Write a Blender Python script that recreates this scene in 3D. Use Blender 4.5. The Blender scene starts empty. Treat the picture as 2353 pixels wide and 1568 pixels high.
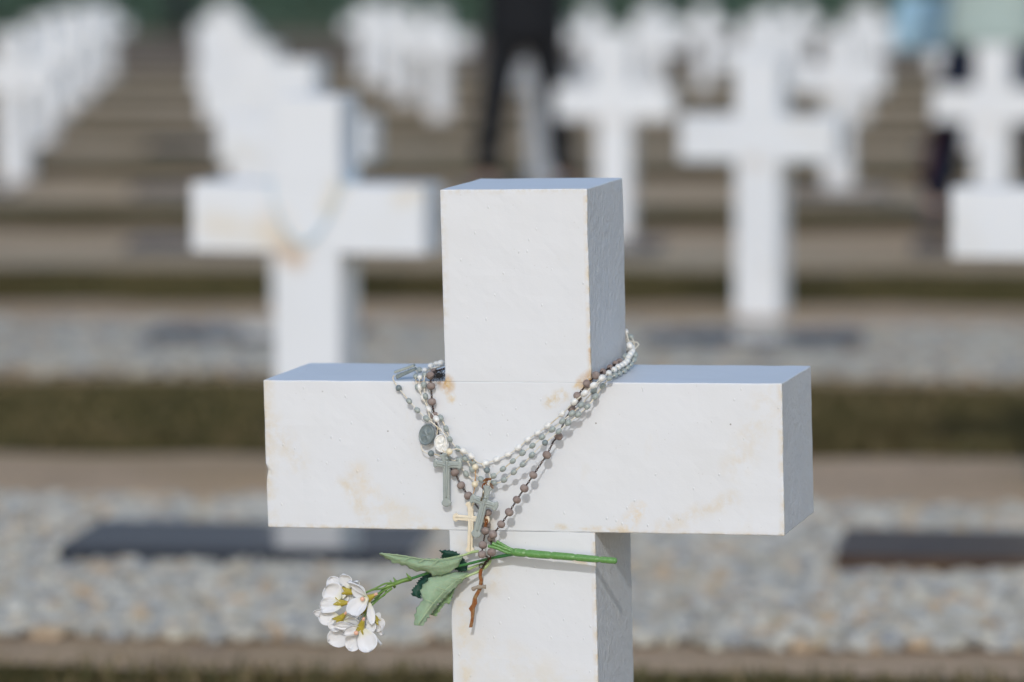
import bpy, bmesh, math, random
from mathutils import Vector, Matrix, noise, Quaternion
R = math.radians
S = bpy.context.scene
COL = S.collection
random.seed(7)

# ------------------------------------------------------------------ camera
F_PX = 9402.98            # focal length in pixels of a 2353 px wide picture
CAM_H = 0.97
cd = bpy.data.cameras.new('camera'); cam = bpy.data.objects.new('camera', cd); COL.objects.link(cam)
cd.sensor_width = 36; cd.lens = F_PX/2353*36; cd.clip_start = 0.1; cd.clip_end = 1500
cam.location = (0, 0, CAM_H)
PITCH = -0.08216
cam.rotation_euler = (R(90)+PITCH, R(0.0), 0)
cam.rotation_euler = (Matrix.Rotation(PITCH, 3, 'X') @ Matrix.Rotation(0.00208, 3, 'Y') @ Matrix.Rotation(R(90), 3, 'X')).to_euler()
cd.dof.use_dof = True; cd.dof.focus_distance = 3.76; cd.dof.aperture_fstop = 3.8
S.camera = cam

# ------------------------------------------------------------------ sky, sun, exposure
SUN_TRAVEL = Vector((0.068, 1.017, -0.525)).normalized()
w = bpy.data.worlds.new('World'); S.world = w; w.use_nodes = True
nt = w.node_tree; bg = nt.nodes['Background']; sky = nt.nodes.new('ShaderNodeTexSky')
sky.sky_type = 'NISHITA'; sky.sun_disc = False
sky.sun_elevation = math.asin(-SUN_TRAVEL.z)
sky.sun_rotation = math.atan2(-SUN_TRAVEL.x, -SUN_TRAVEL.y)
sky.air_density = 1.0; sky.dust_density = 0.8; sky.ozone_density = 1.0
nt.links.new(sky.outputs[0], bg.inputs[0]); bg.inputs[1].default_value = 0.15
ld = bpy.data.lights.new('sun', 'SUN'); ld.energy = 1.35; ld.angle = R(0.7); ld.color = (1, 1, .99)
sun = bpy.data.objects.new('sun', ld); COL.objects.link(sun)
sun.rotation_euler = SUN_TRAVEL.to_track_quat('-Z', 'Y').to_euler()
S.view_settings.view_transform = 'Standard'; S.view_settings.look = 'None'
S.view_settings.gamma = 1; S.view_settings.exposure = 0.03; S.view_settings.use_curve_mapping = False

# ------------------------------------------------------------------ helpers
def lin(r, g, b):
    f = lambda c: (c/255/12.92) if c/255 < .04045 else ((c/255+.055)/1.055)**2.4
    return (f(r), f(g), f(b), 1)

class Mat:
    def __init__(s, name, color=(.5,.5,.5,1), rough=.6, spec=.5):
        s.m = bpy.data.materials.new(name); s.m.use_nodes = True
        s.t = s.m.node_tree; s.b = s.t.nodes['Principled BSDF']
        s.b.inputs['Base Color'].default_value = color; s.b.inputs['Roughness'].default_value = rough
        s.b.inputs['Specular IOR Level'].default_value = spec
        s.tc = s.t.nodes.new('ShaderNodeTexCoord')
        s.colour = None; s.base = color
    def n(s, kind, **kw):
        x = s.t.nodes.new(kind)
        for k, v in kw.items(): setattr(x, k, v)
        return x
    def l(s, a, b): s.t.links.new(a, b)
    def mapping(s, scale=(1,1,1), coord='Object'):
        mp = s.n('ShaderNodeMapping'); mp.inputs['Scale'].default_value = scale
        s.l(s.tc.outputs[coord], mp.inputs[0]); return mp.outputs[0]
    def noise(s, scale, detail=4, rough=.55, vec=None, coord='Object'):
        x = s.n('ShaderNodeTexNoise'); x.inputs['Scale'].default_value = scale
        x.inputs['Detail'].default_value = detail; x.inputs['Roughness'].default_value = rough
        s.l(vec if vec is not None else s.tc.outputs[coord], x.inputs['Vector']); return x.outputs['Fac']
    def voro(s, scale, vec=None, coord='Object'):
        x = s.n('ShaderNodeTexVoronoi'); x.inputs['Scale'].default_value = scale
        s.l(vec if vec is not None else s.tc.outputs[coord], x.inputs['Vector']); return x
    def rng(s, v, a, b, c=0., d=1.):
        x = s.n('ShaderNodeMapRange'); x.inputs[1].default_value = a; x.inputs[2].default_value = b
        x.inputs[3].default_value = c; x.inputs[4].default_value = d; s.l(v, x.inputs[0]); return x.outputs[0]
    def math(s, op, a, b=None):
        x = s.n('ShaderNodeMath', operation=op)
        for i, v in enumerate((a, b)):
            if v is None: continue
            if isinstance(v, (int, float)): x.inputs[i].default_value = v
            else: s.l(v, x.inputs[i])
        return x.outputs[0]
    def mix(s, fac, a, b):
        x = s.n('ShaderNodeMix', data_type='RGBA')
        if isinstance(fac, (int, float)): x.inputs[0].default_value = fac
        else: s.l(fac, x.inputs[0])
        for i, v in ((6, a), (7, b)):
            if isinstance(v, tuple): x.inputs[i].default_value = v
            else: s.l(v, x.inputs[i])
        return x.outputs[2]
    def over(s, fac, col):
        s.colour = s.mix(fac, s.colour if s.colour is not None else s.base, col); s.l(s.colour, s.b.inputs['Base Color'])
    def bump(s, h, dist, strength=1.):
        x = s.n('ShaderNodeBump'); x.inputs['Distance'].default_value = dist
        if isinstance(strength, (int, float)): x.inputs['Strength'].default_value = strength
        else: s.l(strength, x.inputs['Strength'])
        s.l(h, x.inputs['Height'])
        if s.b.inputs['Normal'].links: s.l(s.b.inputs['Normal'].links[0].from_socket, x.inputs['Normal'])
        s.l(x.outputs[0], s.b.inputs['Normal'])
    def seg(s, a, b):
        """distance from the object-space point to the segment a-b"""
        a = Vector(a); b = Vector(b); d = b-a; L2 = max(d.length_squared, 1e-9)
        sub = s.n('ShaderNodeVectorMath', operation='SUBTRACT'); s.l(s.tc.outputs['Object'], sub.inputs[0]); sub.inputs[1].default_value = a
        dot = s.n('ShaderNodeVectorMath', operation='DOT_PRODUCT'); s.l(sub.outputs[0], dot.inputs[0]); dot.inputs[1].default_value = d/L2
        cl = s.n('ShaderNodeClamp'); s.l(dot.outputs['Value'], cl.inputs[0])
        sc = s.n('ShaderNodeVectorMath', operation='SCALE'); sc.inputs[0].default_value = d; s.l(cl.outputs[0], sc.inputs['Scale'])
        di = s.n('ShaderNodeVectorMath', operation='DISTANCE'); s.l(sub.outputs[0], di.inputs[0]); s.l(sc.outputs[0], di.inputs[1])
        return di.outputs['Value']
    def stain(s, a, b, radius, col, scale=60, amount=.9, lo=.42, hi=.62):
        d = s.rng(s.seg(a, b), 0, radius, 1, 0)
        nz = s.rng(s.noise(scale, 5, .65), lo, hi)
        s.over(s.math('MULTIPLY', s.math('MULTIPLY', d, nz), amount), col)

def link_mesh(name, me, mat=None, parent=None, smooth=False):
    o = bpy.data.objects.new(name, me); COL.objects.link(o)
    if mat is not None: me.materials.append(mat.m if isinstance(mat, Mat) else mat)
    if parent is not None: o.parent = parent
    if smooth: me.polygons.foreach_set('use_smooth', [True]*len(me.polygons))
    return o
def from_bm(name, bm, mat=None, parent=None, smooth=False):
    me = bpy.data.meshes.new(name); bm.to_mesh(me); bm.free()
    return link_mesh(name, me, mat, parent, smooth)
def from_py(name, vs, fs, mat=None, parent=None, smooth=False):
    me = bpy.data.meshes.new(name); me.from_pydata([tuple(v) for v in vs], [], fs); me.update()
    return link_mesh(name, me, mat, parent, smooth)
def tag(o, label=None, cat=None, group=None, kind=None):
    if label: o['label'] = label
    if cat: o['category'] = cat
    if group: o['group'] = group
    if kind: o['kind'] = kind
    return o
def empty(name, mtx, label, cat, group=None):
    o = bpy.data.objects.new(name, None); COL.objects.link(o); o.matrix_world = mtx
    o.empty_display_size = .1
    return tag(o, label, cat, group)

# ------------------------------------------------------------------ picture geometry (2353 px wide picture) used to survey the place
CAMM = Matrix.Rotation(PITCH, 3, 'X') @ Matrix.Rotation(0.00208, 3, 'Y')
CPOS = Vector((0, 0, CAM_H))
def ray(X, Y):
    return (CAMM @ Vector(((X-1176.5)/F_PX, 1, -(Y-784)/F_PX)))
YAW = 0.26408
ROTF = Matrix.Rotation(-YAW, 3, 'Z')
C_LOC = Vector((0.97553, -3.63715, 0.45397))
O_F = CPOS - ROTF @ C_LOC                                   # bar centre of the near cross
LEAN = Matrix.Rotation(-0.01572, 3, 'Y') @ Matrix.Rotation(0.0304, 3, 'X')
MF3 = ROTF @ LEAN
MF = Matrix.Translation(O_F) @ MF3.to_4x4()
MFI = MF.inverted()
BL, BR, BT, BB, TOP, DEP, HW = -.2478, .2483, .1064, -.0334, .2847, .140, .07
O_L = MFI @ CPOS
def plane(X, Y, ax, val):
    d = MF3.transposed() @ ray(X, Y)
    t = (val-O_L[ax])/d[ax]
    return O_L + d*t
K = 2353/4096
ZN = {6: (1200, 2000, 1.7301), 1: (1500, 1340, 2.8), 2: (1750, 1780, 3.0145), 3: (2000, 1340, 2.8), 4: (1700, 2080, 2.87), 5: (1220, 2250, 4.1275), 0: (0, 0, K)}
def zp(z, x, y):
    a, b, s = ZN[z]; return ((a+x/s)*K, (b+y/s)*K)
def fp(z, x, y, h=.006):                                    # a point h in front of the near cross's front face
    return plane(*zp(z, x, y), 1, -h)
def tp(z, x, y, h=.005):                                    # lying on top of the crossbar
    p = plane(*zp(z, x, y), 2, BT+h); return p
def rp(z, x, y, h=.006):                                    # against the right side of the upper post
    p = plane(*zp(z, x, y), 0, HW+h)
    if p.y > DEP+.006: p = plane(*zp(z, x, y), 1, DEP+.006)
    return p

# ------------------------------------------------------------------ ground layout
THG = R(6.5)
SP = 4.46                                                   # distance between rows of graves
GX = Vector((math.cos(THG), -math.sin(THG), 0)); GY = Vector((math.sin(THG), math.cos(THG), 0))
V0 = .85*SP*math.cos(THG)
GM = Matrix.Translation(GY*V0) @ Matrix.Rotation(-THG, 4, 'Z')   # grid frame: y = 0 on the near row of crosses
SV = SP*math.cos(THG)
def grid_at(X, v):
    """grid coordinate x at which picture column X meets the row line v"""
    d = ray(X, 700); d.z = 0
    t = (V0+v)/d.dot(GY); p = d*t
    return p.dot(GX)
def rise(p): return .22*(1-math.exp(-max(0, p.y-20)/13))
RN = lambda n: (n-.15)/.85

# ground sheet
m = Mat('earth', lin(128,112,98), .95, .0)
m.over(m.rng(m.noise(1.3, 6, .6), .35, .65), lin(150,134,118)); m.over(m.rng(m.noise(14, 5, .7), .5, .75, 0, .5), lin(84,72,58))
m.over(m.rng(m.noise(.12, 4, .6), .5, .66, 0, .7), lin(92,92,70)); m.bump(m.noise(30, 6, .7), .02)
bm = bmesh.new(); bmesh.ops.create_grid(bm, x_segments=200, y_segments=260, size=400)
for v in bm.verts:
    v.co.y = -400+800*((v.co.y+400)/800)**2.2
    v.co.z = rise(v.co+Vector((0, 396, 0)))
g = from_bm('ground', bm, m); tag(g, kind='structure'); g.location = (0, 396, -.015)

def strip(name, v0, v1, z, mat, x0=-30, x1=30, cell=.22, amp=.012, wob=.05, seed=0):
    nx = max(2, int((x1-x0)/cell)); ny = max(4, int((v1-v0)/(cell*.5))); vs = []; fs = []
    for j in range(ny+1):
        for i in range(nx+1):
            x = x0+(x1-x0)*i/nx; y = v0+(v1-v0)*j/ny
            e = noise.noise(Vector((x*1.1, seed*7.3+(0 if j == 0 else 5), 0)))*wob+noise.noise(Vector((x*5, seed*3.1+j, 0)))*wob*.5
            if 0 < j < ny: e *= .3
            zz = z+amp*noise.noise(Vector((x*2.3, y*2.3, seed)))
            if j in (0, ny): zz = z-.014
            q_ = GM @ Vector((x, y+e, zz)); q_.z += rise(q_); vs.append(q_)
    for j in range(ny):
        for i in range(nx):
            a = j*(nx+1)+i; fs.append((a, a+1, a+nx+2, a+nx+1))
    return from_py(name, vs, fs, mat, smooth=True)

mg = Mat('grass_turf', lin(98,84,54), .95, .0)
mg.over(mg.rng(mg.noise(1.4, 5, .6), .42, .6), lin(100,92,56)); mg.over(mg.rng(mg.noise(3.1, 5, .65), .52, .66, 0, .8), lin(66,68,44))
mg.over(mg.rng(mg.noise(2.2, 4, .6), .6, .7, 0, .6), lin(104,88,66)); mg.bump(mg.noise(60, 4, .7), .03)
ms = Mat('dry_soil', lin(212,184,156), .95, .0)
ms.over(ms.rng(ms.noise(1.1, 5, .6), .4, .62), lin(198,170,138)); ms.over(ms.rng(ms.noise(5, 5, .65), .52, .7, 0, .5), lin(166,144,124))
ms.bump(ms.noise(40, 5, .7), .02)
mgr = Mat('gravel_bed', lin(196,186,170), .9, .0)
vv = mgr.voro(24); mgr.over(mgr.rng(mgr.noise(1.6, 4, .6), .4, .65, 0, .6), lin(176,168,154)); mgr.over(mgr.rng(vv.outputs['Distance'], .25, .6, 0, .5), lin(96,92,88)); mgr.bump(vv.outputs['Distance'], .02)
mgf = Mat('trodden_gravel', lin(196,172,142), .95, 0.)
mgf.over(mgf.rng(mgf.noise(.9, 5, .6), .4, .62), lin(202,184,158)); mgf.over(mgf.rng(mgf.noise(4, 5, .65), .5, .7, 0, .6), lin(158,136,110)); mgf.bump(mgf.noise(40, 5, .7), .02)
NROW = 10
for n in range(1, NROW+1):
    b = (n-1)*SV; half = 3+.19*(V0+b+SV)
    ce = .22 if n < 6 else .5
    o = strip('soil_strip', b-.125*SV, b+.15*SV, .0, ms, -half, half, ce, .01, .03, n); tag(o, kind='structure')
    o = strip('soil_strip', b+.46*SV, b+.56*SV, .003, ms, -half, half, ce, .004, .03, n+150); tag(o, kind='structure')
    o = strip('grass_strip', b+.11*SV, b+(.476 if n == 1 else .49)*SV, .012, mg, -half, half, ce, .012, .1, n+50); tag(o, kind='structure')
    o = strip('gravel_bed', b+.525*SV, b+.895*SV, .010, mgr, -half, half, ce, .006, .04, n+100) if n < 3 else strip('gravel_bed', b+.525*SV, b+.895*SV, .010, mgf, -half, half, ce, .006, .04, n+100); tag(o, kind='structure')

# real stones on the near beds
def stones(row, x0, x1, count, size):
    rnd = random.Random(row); vs = []; fs = []; cols = []
    pal = [lin(*c) for c in ((186,183,176),(176,175,172),(190,186,176),(164,164,164),(186,172,152),(194,191,184),(148,150,154),(184,162,138),(172,167,157),(198,194,186),(158,154,148))]
    bmi = bmesh.new(); bmesh.ops.create_icosphere(bmi, subdivisions=1, radius=1)
    iv = [v.co.copy() for v in bmi.verts]; idx = [[v.index for v in f.verts] for f in bmi.faces]; bmi.free()
    b = (row-2)*SV
    for k in range(count):
        x = rnd.uniform(x0, x1)-.112*(V0+b); y = b+rnd.uniform(.52, .905 if row == 2 else .875)*SV
        s = size*rnd.uniform(.55, 1.5); q = Matrix.Rotation(rnd.uniform(0, 6.3), 3, 'Z') @ Matrix.Rotation(rnd.uniform(-.4, .4), 3, 'X')
        sx, sy, sz = s*rnd.uniform(.8, 1.3), s*rnd.uniform(.7, 1), s*rnd.uniform(.45, .75); c = rnd.choice(pal); f = rnd.uniform(.95, 1.2)*(1 if row == 2 else .82)
        c = (c[0]*f*1.02, c[1]*f, c[2]*f*.94, 1); o = len(vs); z = .010+rnd.uniform(0, .008)
        for v in iv:
            j = 1+.18*noise.noise(v*1.7+Vector((k, 0, 0)))
            vs.append(GM @ (Vector((x, y, z)) + q @ Vector((v.x*sx*j, v.y*sy*j, v.z*sz*j))))
            cols.append(c)
        for f_ in idx: fs.append([i+o for i in f_])
    mm = STONE
    o = from_py('gravel', vs, fs, mm)
    ca = o.data.color_attributes.new('stone_colour', 'FLOAT_COLOR', 'POINT')
    ca.data.foreach_set('color', [x for c in cols for x in c])
    tag(o, None, None, None, 'stuff')
    o['label'] = ('pale grey and tan gravel stones around the granite plaques of the nearest grave row', 'pale gravel stones of the second grave row back', 'pale gravel of the third grave row back')[row-2]
    o['category'] = 'gravel'
    return o
STONE = Mat('gravel_stone', (.5,.5,.5,1), .85, .25)
at = STONE.n('ShaderNodeAttribute'); at.attribute_name = 'stone_colour'
STONE.colour = at.outputs['Color']; STONE.over(STONE.rng(STONE.noise(60, 4, .7), .5, .75, 0, .25), lin(110,104,98)); STONE.bump(STONE.noise(120, 4), .004)
stones(2, -2.4, 2.4, 20500, .0155)
stones(3, -2.9, 2.9, 14000, .021)

# grass blades on the near turf
def blades(row, x0, x1, count):
    rnd = random.Random(row+90); vs = []; fs = []; cols = []
    b = (row-1)*SV
    pal = [lin(*c) for c in ((100,90,58),(118,104,70),(80,78,48),(132,114,82),(92,86,52),(70,70,44),(144,124,90))]
    for k in range(count):
        x = rnd.uniform(x0, x1)-.112*(V0+b); y = b+rnd.uniform(.1, .478)*SV
        d = noise.noise(Vector((x*1.3, y*1.3, 3)))
        e = min(y-b-.1*SV, b+.478*SV-y)
        if e < .12 and rnd.random() > e/.12: continue
        if rnd.random() < .3-d: continue
        a = rnd.uniform(0, 6.28); h = rnd.uniform(.010, .026)*(1+.6*d); wv = rnd.uniform(.002, .004)
        c = rnd.choice(pal[:3] if d > .1 else pal)
        dx, dy = math.cos(a), math.sin(a); o = len(vs); l = rnd.uniform(.2, .8)*h
        for p in ((x-dy*wv, y+dx*wv, .006), (x+dy*wv, y-dx*wv, .006), (x+dx*l*.5+dy*wv*.6, y+dy*l*.5-dx*wv*.6, .006+h*.6), (x+dx*l*.5-dy*wv*.6, y+dy*l*.5+dx*wv*.6, .006+h*.6), (x+dx*l, y+dy*l, .006+h)):
            vs.append(GM @ Vector(p)); cols.append(c)
        fs += [(o, o+1, o+2, o+3), (o+3, o+2, o+4)]
    o = from_py('grass', vs, fs, GRASS)
    ca = o.data.color_attributes.new('blade_colour', 'FLOAT_COLOR', 'POINT'); ca.data.foreach_set('color', [x for c in cols for x in c])
    tag(o, ('short dry grass in front of the nearest gravel row', 'short olive grass strip behind the nearest gravel row', 'short olive grass strip behind the second gravel row')[row-1], 'grass', None, 'stuff')
GRASS = Mat('grass_blade', (.1,.1,.05,1), .7, .2)
at = GRASS.n('ShaderNodeAttribute'); at.attribute_name = 'blade_colour'; GRASS.l(at.outputs['Color'], GRASS.b.inputs['Base Color'])
blades(1, -2.1, 2.1, 42000); blades(2, -2.6, 2.6, 42000); blades(3, -3, 3, 25000)

# ------------------------------------------------------------------ white paint
def paint(name, worn=False, seed=0):
    m = Mat(name, (.73,.75,.785,1), .38, .5)
    m.over(m.rng(m.noise(9+seed, 5, .6), .45, .75, 0, .35), (.70,.705,.70,1))
    m.over(m.rng(m.noise(2.5, 3), .4, .7, 0, .4), (.67,.685,.71,1))
    return m
PAINT = paint('white_gloss_paint')
PAINT.bump(PAINT.noise(160, 3), .0012)
oi = PAINT.n('ShaderNodeObjectInfo'); av = PAINT.n('ShaderNodeVectorMath', operation='ADD'); sv_ = PAINT.n('ShaderNodeVectorMath', operation='SCALE'); sv_.inputs['Scale'].default_value = 9.
cmb = PAINT.n('ShaderNodeCombineXYZ')
for i_ in range(3): PAINT.l(oi.outputs['Random'], cmb.inputs[i_])
PAINT.l(cmb.outputs[0], sv_.inputs[0]); PAINT.l(sv_.outputs[0], av.inputs[0]); PAINT.l(PAINT.tc.outputs['Object'], av.inputs[1])
PAINT.over(PAINT.rng(PAINT.noise(5, 4, .6, av.outputs[0]), .56, .72, 0, .55), (.60,.56,.47,1)); PAINT.over(PAINT.rng(PAINT.noise(2.2, 3, .5, av.outputs[0]), .5, .7, 0, .5), (.60,.62,.65,1))
PAINT.stain((-.03,0,-.03), (.02,0,-.05), .035, (.50,.36,.22,1), 40, .6)

YEL = (.66,.56,.40,1); RUST = (.55,.31,.09,1)
WP = paint('weathered_white_paint')
# broad yellowing that follows grime, then named stains
WP.over(WP.rng(WP.noise(26, 6, .7, WP.mapping((1,1,.45))), .62, .76, 0, .22), (.68,.63,.53,1))
for a, b, r, c, sc, am, *lh in [
    ((HW,0,TOP),(HW,0,BT),.0045,YEL,90,1.0), ((HW,0,BB),(HW,0,-.25),.005,YEL,90,1.0),
    ((-HW,0,TOP),(HW,0,TOP),.006,(.62,.55,.43,1),120,.55), ((-HW,0,TOP),(-HW,0,.16),.008,(.62,.55,.43,1),120,.5),
    ((-.10,0,BT),(-HW-.001,0,BT),.004,RUST,130,.8), ((-HW+.001,0,BT-.001),(-HW+.002,0,BT-.004),.0095,RUST,170,1.0,.34,.52), ((-HW+.003,0,BT),(-HW+.006,0,BT-.017),.006,(.68,.52,.28,1),140,.8),
    ((HW-.006,0,BT-.001),(HW,0,BT+.004),.010,RUST,170,1.0,.34,.52), ((HW-.014,0,BT-.003),(HW-.006,0,BT-.001),.006,(.68,.48,.2,1),160,.9), ((HW,0,BT),(HW,0,BT+.03),.003,RUST,110,.9), ((HW,DEP,BT+.02),(HW,DEP,BT+.045),.005,RUST,90,1.0),
    ((.030,0,.088),(.042,0,.094),.009,YEL,160,1.0),
    ((-.158,0,.02),(-.125,0,-.03),.016,(.70,.58,.40,1),48,.5), ((-.17,0,.01),(-.15,0,-.02),.012,YEL,60,.6), ((-.125,0,-.012),(-.09,0,-.03),.014,(.70,.60,.44,1),50,.5),
    ((.10,0,-.028),(.112,0,-.012),.011,(.72,.56,.34,1),70,.9), ((.13,0,-.03),(.2,0,.0),.012,YEL,60,.5), ((.03,0,-.028),(.10,0,-.031),.004,YEL,90,.8),
    ((.205,0,.03),(.24,0,.10),.02,YEL,45,.45), ((BL,0,BT),(BL,0,BB),.014,(.66,.58,.44,1),60,.7), ((BL,0,.07),(BL+.03,0,.03),.02,YEL,90,.4),
    ((BL,0,BB),(-.08,0,BB),.005,(.62,.52,.36,1),100,.8), ((.08,0,BB),(BR,0,BB),.004,(.62,.52,.36,1),100,.6), ((BR,0,BT),(BR,0,BB),.006,(.66,.56,.40,1),100,.7),
    ((.02,0,-.055),(.064,0,-.062),.004,YEL,70,.9), ((-.06,0,-.06),(-.055,0,-.22),.012,(.70,.62,.48,1),50,.8), ((-.04,0,-.15),(.06,0,-.19),.03,(.70,.63,.50,1),30,.5),
    ((-.05,0,-.05),(-.03,0,-.08),.02,YEL,60,.5), ((-.03,0,-.02),(-.03,0,-.05),.012,YEL,60,.6)]:
    WP.stain(a, b, r, c, sc, am, *lh)
v1 = WP.voro(95); v1s = WP.n('ShaderNodeSeparateColor'); WP.l(v1.outputs['Color'], v1s.inputs[0])
sp = WP.math('MULTIPLY', WP.rng(v1.outputs['Distance'], .04, .10, 1, 0), WP.math('GREATER_THAN', v1s.outputs[0], .965))
WP.over(WP.math('MULTIPLY', sp, .8), (.12,.10,.08,1))
v2 = WP.voro(260); v2s = WP.n('ShaderNodeSeparateColor'); WP.l(v2.outputs['Color'], v2s.inputs[0])
sp2 = WP.math('MULTIPLY', WP.rng(v2.outputs['Distance'], .05, .16, 1, 0), WP.math('GREATER_THAN', v2s.outputs[0], .90))
WP.over(WP.math('MULTIPLY', sp2, .35), (.36,.34,.30,1))
v3 = WP.voro(150, WP.mapping((1,1,.6))); v3s = WP.n('ShaderNodeSeparateColor'); WP.l(v3.outputs['Color'], v3s.inputs[0])
fl = WP.math('MULTIPLY', WP.rng(v3.outputs['Distance'], .06, .14, 1, 0), WP.math('GREATER_THAN', v3s.outputs[1], .93))
gn = WP.n('ShaderNodeNewGeometry'); nrm = WP.n('ShaderNodeVectorTransform', vector_type='NORMAL', convert_from='WORLD', convert_to='OBJECT'); WP.l(gn.outputs['True Normal'], nrm.inputs[0])
sx = WP.n('ShaderNodeSeparateXYZ'); WP.l(nrm.outputs[0], sx.inputs[0]); side = WP.math('ABSOLUTE', sx.outputs[0]); front = WP.math('SUBTRACT', 1., side)
WP.bump(WP.noise(40, 4, .5), .0012, .09)
WP.bump(WP.noise(420, 3, .6), .0004, .22)
WP.bump(fl, .0009, .5)
WP.bump(WP.noise(240, 4, .7, WP.mapping((1,1,.42))), .0070, WP.rng(side, .5, .9, 0, .9))
WP.bump(WP.rng(WP.noise(30, 2, .5, WP.mapping((1,1,.10))), .47, .5), .0006, WP.rng(side, .5, .9, 0, .6))

# ------------------------------------------------------------------ cross builder
def block(bm, x0, x1, y0, y1, z0, z1, bev=.0012, keep=(), cell=None, wob=0, seed=0):
    """a box with softened edges; `keep` names the z faces whose edges butt against another block and stay sharp"""
    b = bmesh.new(); bmesh.ops.create_cube(b, size=1)
    for v in b.verts: v.co = Vector(((x0+x1)/2+v.co.x*(x1-x0), (y0+y1)/2+v.co.y*(y1-y0), (z0+z1)/2+v.co.z*(z1-z0)))
    def kept(e):
        zs = [v.co.z for v in e.verts]
        return ('lo' in keep and all(abs(z-z0) < 1e-6 for z in zs)) or ('hi' in keep and all(abs(z-z1) < 1e-6 for z in zs))
    bmesh.ops.bevel(b, geom=[e for e in b.edges if not kept(e)], offset=bev, segments=3, profile=.5, affect='EDGES')
    if cell:
        for ax in range(3):
            lo, hi = ((x0, x1), (y0, y1), (z0, z1))[ax]; k = max(1, int((hi-lo)/cell)); no = [0,0,0]; no[ax] = 1
            for i in range(1, k):
                co = [0,0,0]; co[ax] = lo+(hi-lo)*i/k
                bmesh.ops.bisect_plane(b, geom=b.verts[:]+b.edges[:]+b.faces[:], plane_co=co, plane_no=no)
        for v in b.verts:
            p = v.co*38+Vector((seed, 0, 0)); q = v.co*120
            mx = 0 if (('lo' in keep and v.co.z < z0+1e-5) or ('hi' in keep and v.co.z > z1-1e-5)) else 1
            d = Vector((noise.noise(p), noise.noise(p+Vector((31,0,0))), noise.noise(p+Vector((0,57,0)))))*wob
            d += Vector((noise.noise(q), noise.noise(q+Vector((31,0,0))), noise.noise(q+Vector((0,57,0)))))*wob*.4
            if abs(v.co.z-BT) < .002 or abs(v.co.z-BB) < .002: d.y = 0 if abs(v.co.x) < HW+.002 else d.y
            v.co += d*mx
    me = bpy.data.meshes.new('t'); b.to_mesh(me); b.free(); bm.from_mesh(me); bpy.data.meshes.remove(me)

def make_cross(mtx, mat, label, group, hero=False, foot=-.60, name='grave_cross'):
    e = empty(name, mtx, label, 'grave cross', group)
    kw = dict(bev=.0012, cell=.006, wob=.00035) if hero else dict(bev=.003)
    bm = bmesh.new(); block(bm, BL, BR, 0, DEP, BB, BT, **kw); from_bm('crossbar', bm, mat, e, False)
    bm = bmesh.new()
    block(bm, -HW, HW, 0, DEP, BT, TOP, keep=('lo',), **kw)
    block(bm, -HW, HW, 0, DEP, foot, BB, keep=('hi',), **kw); from_bm('post', bm, mat, e, False)
    return e
HERO = make_cross(MF, WP, 'sharp weathered white cross in the foreground hung with rosaries', None, True)
tag(HERO, group='white crosses of the cemetery')
for c in HERO.children:
    if c.name.startswith('crossbar'):    # the knocked edge on the left end
        for v in c.data.vertices:
            d = (v.co-Vector((BL, 0, .020))).length
            if d < .006: v.co.x += .0022*(1-d/.006); v.co.y += .0016*(1-d/.006)

# background crosses
COLA = {-2: -6345, -1: -2500, 0: 560, 1: 4405, 2: 8250, 3: 12095, 4: 15940, 5: 19785, 6: 23630, 7: 27475, 8: 31320, -3: -10190, -4: -14035, -5: -17880, 9: 35165, -6: -21725}
OVR = {(2,0): 703, (2,1): 2468, (3,0): 672, (3,1): 1738, (4,0): 598, (4,1): 1408, (4,2): 2275, (5,1): 1243, (5,2): 1922, (5,-1): 30, (6,2): 1735, (6,-1): 92, (7,-1): 138}
LAB2 = {(2,0): 'orange stained white cross just behind on the left, wearing a pale blue rosary',
        (2,1): 'white cross cut by the right edge of the photo, only its left arm in view',
        (3,1): 'white cross right of the near cross, whole and tall against the brown ground',
        (3,0): 'white cross mostly hidden behind the one with the pale blue rosary',
        (4,1): 'white cross standing just in front of the person in black',
        (4,2): 'white cross at the right edge standing before the person in navy trousers',
        (5,2): 'white cross seen between two nearer crosses on the right, behind the tall whole one',
        (5,1): 'white cross in the dim shade behind the legs of the person in black',
        (5,-1): 'white cross at the left edge, lowest of the overlapping white stack there'}
crosses = {}
TMPL = None
ordw = {3:'third',4:'fourth',5:'fifth',6:'sixth',7:'seventh',8:'eighth',9:'ninth',10:'tenth',11:'eleventh',12:'twelfth',13:'thirteenth',14:'fourteenth',15:'fifteenth',16:'sixteenth',17:'seventeenth',18:'eighteenth',19:'nineteenth',20:'twentieth',2:'second'}
rc = random.Random(3)
def copy_tree(o, parent=None):
    c = o.copy(); COL.objects.link(c)
    if parent is not None: c.parent = parent
    for ch in list(o.children): copy_tree(ch, c)
    return c
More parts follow.
